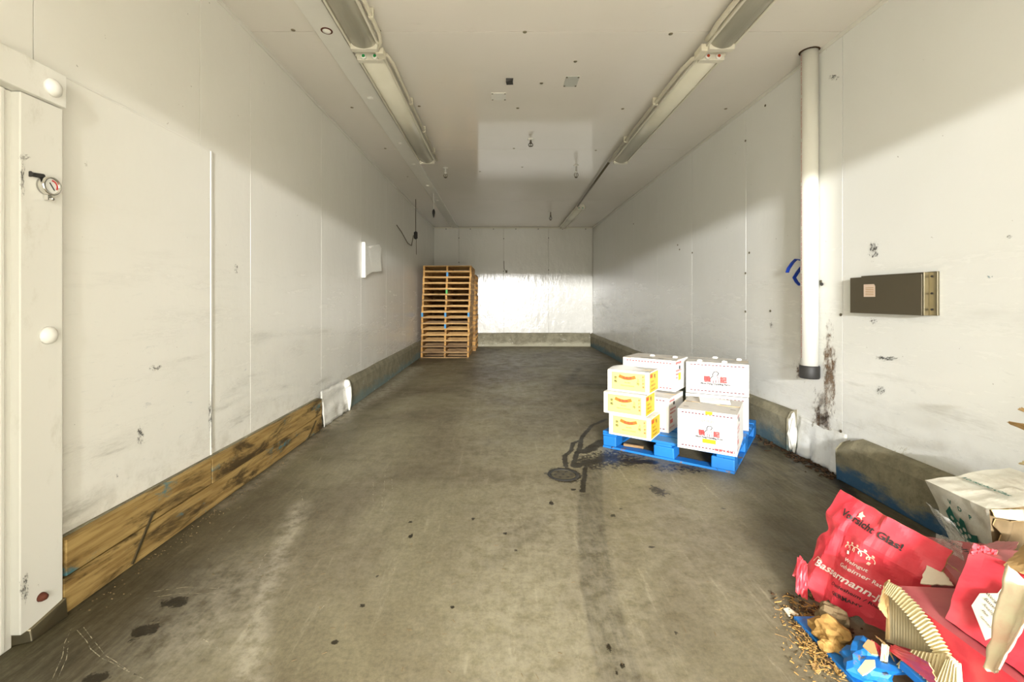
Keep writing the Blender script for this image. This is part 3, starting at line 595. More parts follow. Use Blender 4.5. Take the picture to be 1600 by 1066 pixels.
# fluorescent fixtures
def fixture(x0, x1, Y0, Y1, lab, cside, tubes=('sock_green', 'sock_green')):
    cx = (x0 + x1)/2; w = (x1 - x0)/2; r = empty('fluorescent_light', (cx, Y0, H), 0, label=lab, cat='light fixture', group='unlit fluorescent ceiling lights')
    Ln = Y1 - Y0; z0 = -.095
    MB().hexa([Vector(p) for p in ((-w,0,-.05),(w,0,-.05),(w,Ln,-.05),(-w,Ln,-.05),(-w*.75,0,0),(w*.75,0,0),(w*.75,Ln,0),(-w*.75,Ln,0))]).build('housing', M['fixture'], r, bevel=.003)
    n = 8; prof = [(-w*.94 + 2*w*.94*k/n, -.052 - .045*math.sin(math.pi*k/n)**.6) for k in range(n+1)]
    vs = [(px, y, pz) for y in (.05, Ln-.05) for px, pz in prof]; m = n+1
    MB().add(vs, [(k, m+k, m+k+1, k+1) for k in range(n)] + [tuple(range(m)), tuple(range(2*m-1, m-1, -1))]).build('lens', M['lens'], r, smooth=True)
    for s_ in (-1, 1): MB().box((s_*w - .008, 0, -.066), (s_*w + .008, Ln, -.046)).build('side_rail', M['fixture'], r, bevel=.002)
    for yy in (0, Ln-.05): MB().box((-w*.97, yy, -.098), (w*.97, yy+.05, -.048)).build('end_plate', M['fixture'], r, bevel=.006)
    for s_, mm in zip((-1, 1), tubes):
        for yy, dy in ((-.006, -1),):
            sk = MB().lathe([(.020,0),(.020,.012),(.012,.016)], 14, Matrix.Translation((s_*w*.42, yy, -.078)) @ Matrix.Rotation(R(90), 4, 'X')).build('tube_socket', M['knob'], r)
            MB().lathe([(.012,.0165),(.009,.022)], 12, Matrix.Translation((s_*w*.42, yy, -.078)) @ Matrix.Rotation(R(90), 4, 'X')).build('socket_ring', M[mm], sk)
    return r
fixture(-1.085, -.885, .82, 3.26, 'near unlit fluorescent fixture on the left side of the ceiling', 1)
fixture(-1.085, -.885, 3.36, 5.98, 'second unlit fluorescent fixture on the left, with green tube ends', 1)
fixture(1.49, 1.68, .82, 3.26, 'near unlit fluorescent fixture on the right side of the ceiling', -1)
fixture(1.49, 1.68, 3.36, 5.98, 'second unlit fluorescent fixture on the right side, ending by the bare conduit', -1, ('sock_red', 'sock_red'))
fixture(1.50, 1.68, 8.95, 11.5, 'short-looking far unlit fluorescent fixture by the back wall on the right', -1)
def conduit(pts, lab, grp=None, mat='conduit', r_=.014):
    c_ = MB().tube(pts, r_, 8); return c_
c1 = empty('conduit', (-.855, .4, H), 0, label='painted conduit along the right flank of the left fluorescent fixtures', cat='conduit')
MB(c1.location).tube([(-.845,.4,H-.05),(-.845,3.1,H-.05),(-.86,3.2,H-.055),(-.905,3.27,H-.075)], .014, 8).build('pipe_run', M['conduit'], c1, smooth=True); MB(c1.location).tube([(-.92,3.33,H-.08),(-.86,3.36,H-.06),(-.845,3.5,H-.05),(-.845,5.95,H-.05)], .014, 8).build('pipe_run', M['conduit'], c1, smooth=True)
MB(c1.location).box((-.92,3.27,H-.098),(-.86,3.36,H-.05)).build('junction_box', M['conduit'], c1, bevel=.008)
for yy in (1.6, 2.9, 4.2, 4.9, 5.6): MB(c1.location).box((-.862, yy, H-.068), (-.828, yy+.03, H)).build('clip', M['conduit'], c1, bevel=.003)
c2 = empty('conduit', (1.46, .4, H), 0, label='painted conduit on the right side of the ceiling, bare and grey towards the back', cat='conduit')
MB(c2.location).tube([(1.45,.4,H-.05),(1.45,3.0,H-.05),(1.47,3.12,H-.04),(1.47,3.2,H-.04)], .018, 8).build('pipe_run', M['conduit'], c2, smooth=True); MB(c2.location).tube([(1.50,3.34,H-.08),(1.46,3.42,H-.06),(1.45,3.6,H-.05),(1.45,6.0,H-.05)], .018, 8).build('pipe_run', M['conduit'], c2, smooth=True)
MB(c2.location).tube([(1.46,6.0,H-.04),(1.53,8.95,H-.04)], .016, 8).build('bare_run', M['steel_panel'], c2, smooth=True)
MB(c2.location).box((1.45,3.24,H-.095),(1.51,3.37,H-.04)).build('junction_box', M['conduit'], c2, bevel=.008)
for yy in (1.6, 2.7, 4.2, 5.2): MB(c2.location).box((1.425, yy, H-.07), (1.475, yy+.03, H)).build('clip', M['conduit'], c2, bevel=.003)

# floor drain
p = G(880, 742); dr = empty('floor_drain', (p.x, p.y, 0), 0, label='round metal floor drain ringed by a dark wet stain', cat='drain')
MB().lathe([(.088,.0005),(.090,.004),(.108,.004),(.112,.0005)], 32).build('rim', M['black'], dr)
gr = MB().lathe([(.086,.001),(.084,.003),(.001,.003)], 32).build('grate', M['steel'], dr)
hb = MB()
for a_ in range(6): hb.lathe([(.011,.0032),(.010,.0042)], 8, Matrix.Translation((.055*math.cos(a_*1.047), .055*math.sin(a_*1.047), 0)))
hb.lathe([(.011,.0032),(.010,.0042)], 8); ho = hb.build('grate_holes', M['hole'], dr)

# ================================================================== PALLET STACK
def gma(proto, deckmat, strmat, cols=(None, None, None), d=1.22):
    r = empty('wooden_pallet', (0, 0, 0))
    w, hh = 1.016, .1215; x0 = -w/2
    for k, xx in enumerate((x0, -.019, -x0 - .038)):
        s_ = MB().box((xx, 0, .017), (xx + .038, d, .1045)).build('stringer', strmat, r)
        if cols[k]: MB().box((xx - .001, -.002, .017), (xx + .039, .02, .1045)).build('painted_end', M[cols[k]], s_)
    for k in range(7):
        y = k*(d - .09)/6; MB().box((x0, y, .1045), (-x0, y + (.12 if k in (0, 6) else .085), hh)).build('top_board', deckmat, r)
    for k in (0, 2, 3, 4, 6):
        y = k*(d - .09)/6; MB().box((x0, y, 0), (-x0, y + .09, .017)).build('bottom_board', deckmat, r)
    return r
ordn = ['topmost', 'second', 'third', 'fourth', 'fifth', 'sixth', 'seventh', 'eighth', 'ninth', 'tenth', 'eleventh', 'twelfth', 'thirteenth', 'fourteenth', 'fifteenth', 'lowest']
base = {}
lefts = [660.9,660.9,660.4,660,659.8,659.2,659.2,658.4,657.6,657.6,657.3,657.9,657.2,657.2,656.8,656.8]
for i in range(16):
    key = {7: 'b', 4: 'g', 10: 'm', 1: 'm'}.get(i, 'o' if i % 4 == 1 or i > 13 else 'p')
    if i == 8: key = 'bb'
    cols = {'bb': ('bluedot',)*3, 'g': (None,'greendot',None), 'm': (None,'bluedot',None)}.get(key, (None,)*3)
    if key in base: pr_ = copy_tree(base[key])
    else: pr_ = base[key] = gma(key, M['pal_old'] if key == 'o' else M['pal'], M['palY'], cols)
    k = 15 - i; d = 9.45 + random.uniform(-.008, .008) - .03*(i < 8)
    x = (lefts[i] + 38.2 - CX) * 9.45 / F
    pr_.location = (x, d, .0005 + k*.1217); pr_.rotation_euler = (0, 0, R(random.uniform(-.5, .5)))
    extra = {'bb': ', with blue painted stringer ends', 'g': ', with a green centre stringer end', 'm': ', with a blue centre stringer end'}.get(key, '')
    lab = f'{ordn[i]} wooden pallet' + (' of the tall stack by the back wall' if i in (0, 15) else ' from the top of the tall stack') + extra
    tag(pr_, lab, 'pallet', 'wooden pallets stacked by the back wall')

pk = None
for k in range(15):
    if pk is None: q_ = pk = gma('k', M['pal_old'], M['palY'], (None,)*3, 1.10)
    else: q_ = copy_tree(pk)
    q_.location = (-.605 + random.uniform(-.008, .008), 10.74 + .508, .0005 + k*.1217); q_.rotation_euler = (0, 0, R(90))
    q_.location.y = 11.208
    tag(q_, f"{['lowest','second','third','fourth','fifth','sixth','seventh','eighth','ninth','tenth','eleventh','twelfth','thirteenth','fourteenth','topmost'][k]} wooden pallet, counted from the floor, of the darker stack half hidden behind", 'pallet', 'wooden pallets of the hidden rear stack')

# ================================================================== BLUE PALLET WITH CARTONS
A = Vector((.857, 3.772, 0)); B = Vector((1.659, 3.182, 0)); fd = (B - A).normalized(); yaw = math.atan2(fd.y, fd.x); sd = Vector((-fd.y, fd.x, 0))
PRINT = []
bp = empty('blue_pallet', A, yaw, label='blue painted block pallet standing under the white and yellow cartons', cat='pallet')
PW, PD = .996, 1.12
for k, u in enumerate((0, .425, PW - .155)):
    for j, v in enumerate((0, .49, PD - .14)):
        MB().box((u, v, .018), (u + (.115 if k == 0 else .155), v + .14, .104), jit=.003).build('block', M['blue'], bp, bevel=.008)
for v in (0, .50, PD - .10): MB().box((0, v, .001), (PW, v + .10, .018)).build('bottom_board', M['blue_old'], bp, bevel=.003)
for u in (0, PW - .10): MB().box((u, .10, .002), (u + .10, PD - .10, .0178)).build('bottom_board', M['blue_old'], bp, bevel=.003)
for u in (0, .44, PW - .12): MB().box((u, .0, .104), (u + .12, PD, .122)).build('cross_board', M['blue'], bp, bevel=.003)
nb = 7; gap = .03; bw = (PD - gap*(nb-1))/nb
for k in range(nb): MB().box((0, k*(bw+gap), .122), (PW, k*(bw+gap) + bw, .143), jit=.0015).build('deck_board', M['blue'], bp, bevel=.003)
s_ = MB().box((.16, .05, .022), (.32, .075, .04), M=Matrix.Rotation(R(8), 4, 'Z')).build('broken_slat', M['pal_old'], bp)

ZP = .1435
def carton(name, label, fl, fr, z, w, d, h, group, top_mat='carton_top', gap=.003, bulge=.0008, tape=False, lift=0, tabs=()):
    """fl/fr: front-left and front-right bottom corners (only direction of fr is used)"""
    f = (Vector(fr) - Vector(fl)); ya = math.atan2(f.y, f.x)
    r = empty(name, (fl[0], fl[1], z), ya, label=label, cat='carton', group=group)
    def wall(a, b, n=6):
        pass
    mb = MB(); n = 6
    def face(o, du, dv, nrm, mi=0):
        def fn(u, v): return o + du*u + dv*v + nrm*(bulge*math.sin(math.pi*u)*math.sin(math.pi*v))
        mb.grid(fn, n, n, mi)
    X, Y, Z = Vector((w,0,0)), Vector((0,d,0)), Vector((0,0,h))
    face(Vector((0,0,0)), X, Z, Vector((0,-1,0))); face(Vector((w,0,0)), Y, Z, Vector((1,0,0))); face(Vector((w,d,0)), -X, Z, Vector((0,1,0))); face(Vector((0,d,0)), -Y, Z, Vector((-1,0,0)))
    mb.add([(0,0,.001),(w,0,.001),(w,d,.001),(0,d,.001),(0,0,h-.006),(w,0,h-.006),(w,d,h-.006),(0,d,h-.006)], [(3,2,1,0),(4,5,6,7)], 0)
    mb.build('body', M['carton'], r)
    # two long top flaps meeting in the middle
    for s2 in (0, 1):
        y0, y1 = (0, d/2 - gap) if s2 == 0 else (d/2 + gap, d); lf = lift if s2 == 0 else lift*.4
        def ff(u, v, hh, y0=y0, y1=y1, s2=s2, lf=lf):
            free = v if s2 == 0 else 1 - v
            return Vector((w*u, y0 + (y1-y0)*v, h + .0005 + hh - .001*abs(u-.5) + free*lf*(.4 + .6*math.sin(u*5.1 + s2))))
        ragged(ff, 8, 4, 'flap', [M[top_mat], M['kraft']], r, .004, .0, s2, smooth=False)
    if tape:
        t2 = MB(); rect(t2, lambda u, v, hh: Vector((u, v, h + .002 + lift*.5 + hh)), -.0, d/2 - .025, w, d/2 + .025, .001, 0, 6); t2.build('tape', M['tape'], r)
    for (u, v) in tabs:
        MB().add(*lump((u*w, v*d, h + .006), .016, (1.5, .8, .8), u*3)).build('handle_tab', M['bright'], r, smooth=True)
    front = lambda u, v, hh: Vector((u, -hh - bulge*math.sin(math.pi*max(0,min(1,u/w)))*math.sin(math.pi*max(0,min(1,v/h))), v))
    side = lambda u, v, hh: Vector((w + hh + bulge*math.sin(math.pi*max(0,min(1,u/d)))*math.sin(math.pi*max(0,min(1,v/h))), u, v))
    topf = lambda u, v, hh: Vector((u, v, h + .002 + hh))
    return r, front, side, topf
def dashes(mb, fn, w, v, n=15, m=0, u0=.06, u1=.94):
    for k in range(n):
        u = w*(u0 + (u1-u0)*(k + .2)/n); rect(mb, fn, u, v, u + w*(u1-u0)/n*.62, v + .0085, .0012, m)
def emblem(mr, md, fn, cx, cy, s):
    # red block characters left and right of a long-necked bird outline
    zh = text2d('鴨', .062*s, bold=.0012); zh2 = text2d('記', .062*s, bold=.0012)
    for u, g_ in ((cx - .098*s, zh), (cx + .040*s, zh2)):
        rect(mr, fn, u, cy - .028*s, u + .054*s, cy + .030*s, .0010, 1); lay(mr, fn, g_, u - .003*s, cy - .024*s, .0016)
    pts = [(-.042,-.030),(-.046,0),(-.034,.020),(-.020,.030),(-.022,.050),(-.010,.072),(.010,.076),(.024,.066),(.028,.056)]
    stroke(md, fn, [(cx + a*s, cy + b*s) for a, b in pts], .008*s, .0014, 0)
    stroke(md, fn, [(cx + a*s, cy + b*s) for a, b in ((.028,.058),(.016,.040))], .008*s, .0014)
    stroke(md, fn, [(cx + a*s, cy + b*s) for a, b in ((.014,.040),(.024,.010),(.026,-.030))], .005*s, .0014, 2)
    for du in (-.018, .002): stroke(md, fn, [(cx + du*s, cy - .034*s), (cx + (du+.004)*s, cy - .004*s)], .006*s, .0014, 2)
    lay(md, fn, text2d('Most Fung Duckling Farm', .024*s, align='CENTER', bold=.001), cx, cy - .050*s, .0014)
def print_duck(r, front, side, w, d, h, cx, cy, s, extra=False, low=True):
    mr, md = MB(), MB(); dashes(mr, front, w, h - .028, 15, 2)
    if low: dashes(mr, front, w, .022, 15, 2)
    emblem(mr, md, front, cx, cy, s)
    if extra:
        for k, tx_ in enumerate(('YOUNG DUCKLING', 'FROZEN', 'WHITE PEKIN DUCK', 'KEEP FROZEN', 'NET WEIGHT')): lay(mr, front, text2d(tx_, .013), .035, h - .055 - k*.015, .0012)
        stroke(mr, front, [(.024, h - .045), (.024, h - .125)], .002, .0012, 1)
        lay(mr, front, text2d('YOUNG DUCKLING', .013), w - .13, h - .05, .0012); lay(mr, front, text2d('MAST GRADE FRESH DUCK', .012, align='CENTER'), cx, cy + .085*s, .0012)
        lay(mr, front, text2d('KEEP COLD', .025, align='RIGHT', bold=.001), w - .012, .018, .0012); lay(mr, front, text2d('PRODUCT', .013), .03, .05, .0012)
        yl = MB(); rect(yl, front, cx - .062*s, cy - .100*s, cx + .062*s, cy - .058*s, .0018); rect(yl, front, cx - .025, h - .022, cx + .022, h, .0018); yl.build('yellow_label', M['yellow_label'], r)
        lm = MB(); lay(lm, front, text2d('07-15-23', .022, align='CENTER', bold=.001), cx - .01, h - .078, .0012); lm.build('lime_stamp', M['lime_ink'], r)
    # side face
    for k, tx_ in enumerate(('FROZEN DUCK', 'PRODUCT OF', 'USA')): lay(mr, side, text2d(tx_, .022, bold=.0005), .03, h*.62 - k*.030, .0012)
    lay(mr, side, text2d('KEEP FROZEN', .020, bold=.0005), .02, h - .035, .0012); lay(mr, side, text2d('KEEP FROZEN', .020), .02, .03, .0012)
    rect(mr, side, .03, h*.25, .10, h*.36, .0012, 1)
    mr.build('red_printing', [M['red_ink'], M['pink_ink'], M['maroon_ink']], r); md.build('dark_printing', [M['dark_ink'], M['orange_ink'], M['maroon_ink']], r)
    hh_ = MB(); hh_.add([side(.13 + .02*math.cos(a), h*.80 + .016*math.sin(a), .0015) for a in [k*.5236 for k in range(12)]], [tuple(range(12))]); hh_.build('hand_hole', M['hole'], r)
# right-hand tall pair
grp = 'white printed cartons on the blue pallet'
r, fr, sd_, tp = carton('carton', 'white carton at the back right of the blue pallet, lower of the pair', (1.64, 3.98), (2.08, 3.75), ZP, .49, .36, .272, grp)
dd = MB(); dashes(dd, fr, .49, .24, 15, 0); dd.build('red_printing', M['maroon_ink'], r)
r, fr, sd_, tp = carton('carton', 'white carton with red bird logo at the back right, upper of the pair', (1.645, 3.985), (2.085, 3.755), ZP + .277, .49, .36, .275, grp, tabs=((.22,.12),(.62,.12),(.45,.9),(.85,.75)), lift=.006, tape=True)
print_duck(r, fr, sd_, .49, .36, .275, .235, .13, .92)
# left-hand pair behind the yellow boxes
r, fr, sd_, tp = carton('carton', 'white carton behind the lowest yellow boxes, lower of the left pair', (1.012, 3.977), (1.379, 3.687), ZP, .468, .385, .284, grp, lift=.015)
print_duck(r, fr, sd_, .468, .385, .284, .22, .13, .8)
r, fr, sd_, tp = carton('carton', 'white carton with two white top tabs behind the yellow boxes, upper of the left pair', (1.130, 4.150), (1.500, 3.860), ZP + .302, .470, .375, .268, grp, tabs=((.42,.55),(.86,.55)))
mr = MB(); dashes(mr, fr, .47, .238); dashes(mr, fr, .47, .022, 15)
for k, tx_ in enumerate(('FROZEN DUCK', 'PRODUCT OF', 'USA')): lay(mr, sd_, text2d(tx_, .022, bold=.0005), .02, .17 - k*.030, .0012)
lay(mr, sd_, text2d('KEEP FROZEN', .024, bold=.001), .015, .235, .0012); mr.build('red_printing', M['red_ink'], r)
yl = MB(); rect(yl, sd_, .085, .09, .15, .15, .002); yl.build('yellow_label', M['yellow_label'], r)
hh_ = MB(); hh_.add([sd_(.12 + .02*math.cos(a), .20 + .018*math.sin(a), .0015) for a in [k*.5236 for k in range(12)]], [tuple(range(12))]); hh_.build('hand_hole', M['hole'], r)
dk = MB(); rect(dk, tp, .15, .03, .26, .045, .002); rect(dk, tp, .31, .035, .36, .05, .002); dk.build('top_slot', M['hole'], r)
# front right
r, fr, sd_, tp = carton('carton', 'white carton at the front right corner, with yellow label and red bird logo', (1.318, 3.345), (1.652, 3.131), ZP, .394, .50, .292, grp, lift=.010, gap=.02)
print_duck(r, fr, sd_, .394, .50, .292, .215, .135, .72, extra=True)
tpm = MB(); rect(tpm, tp, .14, .20, .26, .30, .012); tpm.build('tape', M['tape'], r)
dk = MB(); [rect(dk, tp, a, b, a + .035, b + .010, .004) for a, b in ((.03,.06),(.34,.12),(.04,.42),(.25,.44),(.02,.25))]; dk.build('top_slot', M['hole'], r)
fl2 = MB(); fl2.add([Vector((.12,.23,.305)), Vector((.33,.27,.303)), Vector((.32,.29,.330)), Vector((.10,.30,.335)), Vector((.12,.233,.303)), Vector((.33,.273,.301)), Vector((.32,.293,.328)), Vector((.10,.303,.333))], [(0,1,2,3),(7,6,5,4),(0,4,5,1),(1,5,6,2),(2,6,7,3),(3,7,4,0)]); fl2.build('lifted_flap', M['carton_top'], r)
# yellow boxes
gy = 'yellow printed cartons stacked on the blue pallet'
def yellow(lab, fl, fr_, z, open_=False):
    w, d, h = .338, .255, .172
    r, fr, sd_, tp = carton('carton', lab, fl, fr_, z, w, d, h, gy, lift=.028 if open_ else .003, gap=.012 if open_ else .003, top_mat='carton')
    a, b, c_, e = MB(), MB(), MB(), MB()
    rect(a, fr, .032, .014, w - .030, h - .016, .0010); rect(b, sd_, .012, .010, d - .010, h - .010, .0010)
    n = 12; pts = [(.095 + .135*k/n, h - .045 - .016*math.sin(math.pi*k/n)) for k in range(n+1)]
    stroke(c_, fr, pts, .026, .0014)
    lay(e, fr, text2d('金鳳牌', .026, align='CENTER'), .162, h - .068, .0020, 0, 0)
    for k, ch in enumerate('嫩鴨'): lay(e, fr, text2d(ch, .026, bold=.0004), .054, h*.58 - k*.030, .0014, 0, 1)
    for k, ch in enumerate('上等'): lay(e, fr, text2d(ch, .026, bold=.0004), .238, h*.55 - k*.030, .0014, 0, 1)
    for k, ch in enumerate('鮮嫩肥美'): lay(e, fr, text2d(ch, .020, bold=.0004), .283, h*.72 - k*.026, .0014, 0, 0)
    lay(e, fr, text2d('FROZEN', .012, align='CENTER', bold=.0005), .165, h*.42, .0014, 0, 2); lay(e, fr, text2d('PEKIN DUCKLING', .014, align='CENTER', bold=.0005), .165, h*.27, .0014, 0, 2)
    c2_ = MB(); rect(c2_, sd_, .022, h - .048, .085, h - .018, .0014); c2_.build('orange_banner', M['orange_ink'], r)
    lay(e, sd_, text2d('金鳳', .026), .025, h - .046, .002, 0, 0); lay(e, sd_, text2d('鴨', .040), .125, h - .060, .0014, 0, 1)
    for k, tx_ in enumerate(('NET WT', 'PEKIN DUCK', 'USA GRADE A')): lay(e, sd_, text2d(tx_, .019), .05, .085 - k*.030, .0014, 0, 1)
    a.build('yellow_panel', M['yellow_print'], r); b.build('amber_panel', M['amber_print'], r); c_.build('orange_banner', M['orange_ink'], r); e.build('printing', [M['red_ink'], M['dark_ink'], M['fold']], r)
    return r
yellow('lowest yellow and white carton standing on the blue pallet', (.886, 3.676), (1.161, 3.483), ZP)
yellow('middle yellow and white carton, shifted left in its stack', (.842, 3.672), (1.120, 3.480), ZP + .178)
yellow('top yellow and white carton with its flaps ajar', (.878, 3.690), (1.155, 3.500), ZP + .356, True)

# ================================================================== PILE IN THE NEAR RIGHT CORNER
def lerp4(c, u, v): return (c[0]*(1-u) + c[1]*u)*(1-v) + (c[3]*(1-u) + c[2]*u)*v      # c: BL, BR, TR, TL
def ridged(p, s): return 1 - 2*abs(noise.noise(p*s))
def crumple(c, amp=.012, sc=2.2, seed=0, folds=(), edge=0.0, curl=None):
    c = [Vector(x) for x in c]; nrm = ((c[1]-c[0]).cross(c[3]-c[0])).normalized()
    def fn(u, v, h=0.0):
        du = dv = 0
        p = Vector((u*3 + seed*5.1, v*3, seed))
        a = amp*ridged(p, sc*.5) + amp*.45*ridged(p, sc*1.3)
        for (fu, fv, dx, dy, k) in folds:   # crease line through (fu,fv) direction (dx,dy)
            s_ = (u-fu)*(-dy) + (v-fv)*dx; a += k*abs(s_)
        if curl: a += curl(u, v)
        q_ = lerp4(c, u, v) + nrm*(a + h)
        q_.z = max(q_.z, .003)
        return q_
    return fn
# blue pallet under the pile
pb = empty('blue_pallet', (1.14, .7, 0), 0, label='worn broken blue pallet under the pile of red cartons', cat='pallet')
o_ = pb.location
MB(o_).box((1.135,.55,.001),(1.225,1.74,.018)).build('bottom_board', M['blue_old'], pb, bevel=.003); MB(o_).box((1.85,.55,.001),(1.95,1.74,.018)).build('bottom_board', M['blue_old'], pb, bevel=.003)
MB(o_).add(*lump((1.21, 1.47, .06), .075, (.95, .95, .68), 77, 3, .55)).build('block', M['blue_old'], pb)
for x_, y_ in ((1.15,.95),(1.70,1.55),(1.70,.95),(2.12,1.55),(2.12,.95)): MB(o_).box((x_, y_, .018), (x_+.12, y_+.13, .104), jit=.006).build('block', M['blue_old'], pb, bevel=.010)
for k in range(6): MB(o_).box((1.235 if k < 5 else 1.5, .60 + k*.165, .104), (2.28, .60 + k*.165 + .13, .126), jit=.002).build('deck_board', M['blue_old'], pb, bevel=.003)
MB(o_).box((1.6, 1.60, .104), (2.28, 1.98, .126)).build('deck_board', M['blue_old'], pb, bevel=.003); MB(o_).box((1.95, 1.75, .001), (2.28, 1.98, .104)).build('block', M['blue_old'], pb, bevel=.006)

def hull(corners, name, mats, parent, n=10, amp=.010, sc=3.0, seed=0, facemats=(0,)*6):
    """crumpled box from 8 corners: bottom nl, nr, fr, fl then top nl, nr, fr, fl"""
    c = [Vector(x) for x in corners]; ctr = sum(c, Vector())/8; mb = MB(parent.location)
    F6 = [((0,1,5,4),0),((1,2,6,5),1),((2,3,7,6),2),((3,0,4,7),3),((4,5,6,7),4),((3,2,1,0),5)]
    for ids, k in F6:
        cc = [c[i] for i in ids]
        def fn(u, v):
            p = lerp4(cc, u, v); d_ = (p - ctr).normalized(); return p + d_*amp*(ridged(p*sc + Vector((seed*3.7,0,0)), 1.0) + .5*ridged(p*sc*2.7, 1.0) - .6)
        mb.grid(fn, n, n, facemats[k])
    return mb.build(name, mats, parent, smooth=False)

# torn red sheet "Vorsicht Glas!"
rc = [G(1241, 918, .03), G(1372, 1004, .05), G(1468, 853, .40), G(1293, 757, .45)]
rs = empty('red_carton', (1.3, 1.75, 0), 0, label='flattened red carton lettered Vorsicht Glas, leaning over the debris', cat='carton')
fold = crumple(rc, .008, 2.0, 3, folds=((.34,.0,.22,.97,-.20),(.14,.35,.25,.95,-.18),(.22,.1,.1,1,.16),(.62,.2,-.15,1,.10),(.3,.72,.97,-.12,-.09)))
def rsheet(u, v, h=0.0):
    # ragged lower and left border, dent at the right edge
    vv = v
    uu = u
    if v < .5 and u < .25: uu = u + (.25-u)*(.25*math.sin(v*22) + .12)*(.5-v)/.5
    if u < .2: uu += (.2-u)*.55*math.exp(-((v-.62)/.07)**2)
    if v < .15: vv = v + (.15-v)*.35*math.sin(u*26)
    return fold(uu, vv, h)
ragged(lambda u, v, h: rsheet(u, v, h), 44, 44, 'panel', [M['red'], M['tan']], rs, .005, .008, 5, off=rs.location, smooth=False)
# which side faces the camera
e0 = fold(.5,.5,.0); e1 = fold(.5,.5,.01); sgn = 1 if (e1 - e0).dot(Vector((0,0,EYE)) - e0) > 0 else -1
txf = lambda u, v, h: rsheet(u, v, h + .001)
SW, SH = .40, .45
def uvfn(fn, w, h_): return lambda a, b, hh: fn(a/w, b/h_, hh)
sf = uvfn(txf, SW, SH)
ct = MB(rs.location)
def line_of(fn_, shape, u, v, rot, mat, parent, nm='lettering_line', h=.005):
    m_ = MB(parent.location); lay(m_, fn_, shape, u, v, h, rot); return m_.build(nm, M[mat], parent)
line_of(sf, text2d('Vorsicht Glas!', .040, dense=.007, bold=.0012), .070, .365, R(-3), 'dark_ink', rs)
line_of(sf, text2d('Weingut', .020, .25, 'CENTER', dense=.006, bold=.0004), .185, .205, 0, 'white_ink', rs); line_of(sf, text2d('Geheimer Rat', .024, .25, 'CENTER', dense=.006, bold=.0004), .20, .175, 0, 'white_ink', rs)
line_of(sf, text2d('Bassermann-Jordan', .042, .35, dense=.007, bold=.0008), .035, .125, R(-2), 'white_ink', rs)
line_of(sf, text2d('Deidesheim / Rheinpfalz', .020, .3, 'LEFT', dense=.006, bold=.0002), .12, .088, 0, 'dark_ink', rs); line_of(sf, text2d('GERMANY', .019, 0, 'LEFT', dense=.006, bold=.0004), .135, .055, 0, 'dark_ink', rs)
# crown
cxx, cyy = .185, .235
poly(ct, sf, [(cxx-.036, cyy), (cxx+.036, cyy), (cxx+.040, cyy+.012), (cxx-.040, cyy+.012)], .003)
for k, (du, r_) in enumerate(((-.040, .012), (-.022, .014), (0, .016), (.022, .014), (.040, .012))):
    cv = cyy + .018 + (.010 if k in (1, 2, 3) else .004)
    stroke(ct, sf, [(cxx + du + r_*math.cos(a), cv + r_*math.sin(a)) for a in [-.6 + j*.45 for j in range(10)]], .0035, .003)
    ct.add([sf(cxx + du*1.15 + .005*math.cos(a), cv + r_ + .007 + .005*math.sin(a), .003) for a in [j*.785 for j in range(8)]], [tuple(range(8))])
stroke(ct, sf, [(.355+.022*math.cos(a), .100+.022*math.sin(a)*.9) for a in [k*.5 for k in range(10)]] , .003, .003); stroke(ct, sf, [(.02,.135),(.035,.16),(.06,.155),(.05,.13)], .003, .003)
poly(ct, sf, [(.125,.402),(.133,.418),(.140,.408),(.152,.405),(.143,.396),(.147,.384),(.135,.390),(.124,.386),(.129,.396)], .003)
ct.build('crown_emblem', M['cream_ink'], rs)
def curlpiece(parent, px, name, mats, th=.004, seed=0, amp=.006, n=8):
    c = [P(*q_) for q_ in px]; fn = crumple(c, amp, 2.5, seed)
    return ragged(lambda u, v, h: fn(u, v, h), n, n, name, mats, parent, th, .08, seed, off=parent.location, smooth=False)
curlpiece(rs, [(1243,925,1.86),(1262,938,1.83),(1262,885,1.86),(1246,870,1.9)], 'torn_tip', [M['red'], M['kraft']], seed=4)
curlpiece(rs, [(1238,900,1.90),(1250,906,1.88),(1262,882,1.9),(1250,868,1.92)], 'torn_tip', [M['red'], M['kraft']], seed=6)

# front red carton with peeled side
FX = 1.283
fc = empty('red_carton', (1.5, 1.1, .126), 0, label='red carton in front with its side torn open to beige corrugation', cat='carton')
Z0, Z1 = .128, .300
hull([(FX,.62,Z0),(1.78,.62,Z0),(1.78,1.46,Z0),(FX,1.484,Z0),(FX,.62,Z1),(1.78,.62,Z1),(1.80,1.46,Z1-.01),(FX,1.484,Z1)], 'body', [M['red'], M['red_dusty']], fc, 12, .003, 4, 1, (0,0,0,0,1,0))
def onF(px, X=FX - .004): return [WL(x, y, X) for x, y in px]
def flatpoly(px, name, mat, X, th=.004):
    pts_ = onF(px, X); n_ = len(pts_); mb = MB(fc.location)
    mb.add(pts_ + [p_ + Vector((th,0,0)) for p_ in pts_], [tuple(range(n_)), tuple(range(2*n_-1, n_-1, -1))] + [(k, n_+k, n_+(k+1) % n_, (k+1) % n_) for k in range(n_)])
    return mb.build(name, mat, fc)
flatpoly([(1386,918),(1400,924),(1425,945),(1450,972),(1470,1005),(1488,1042),(1470,1040),(1445,1022),(1420,1014),(1400,1008),(1385,1003)], 'peeled_side', M['liner'], FX - .008)
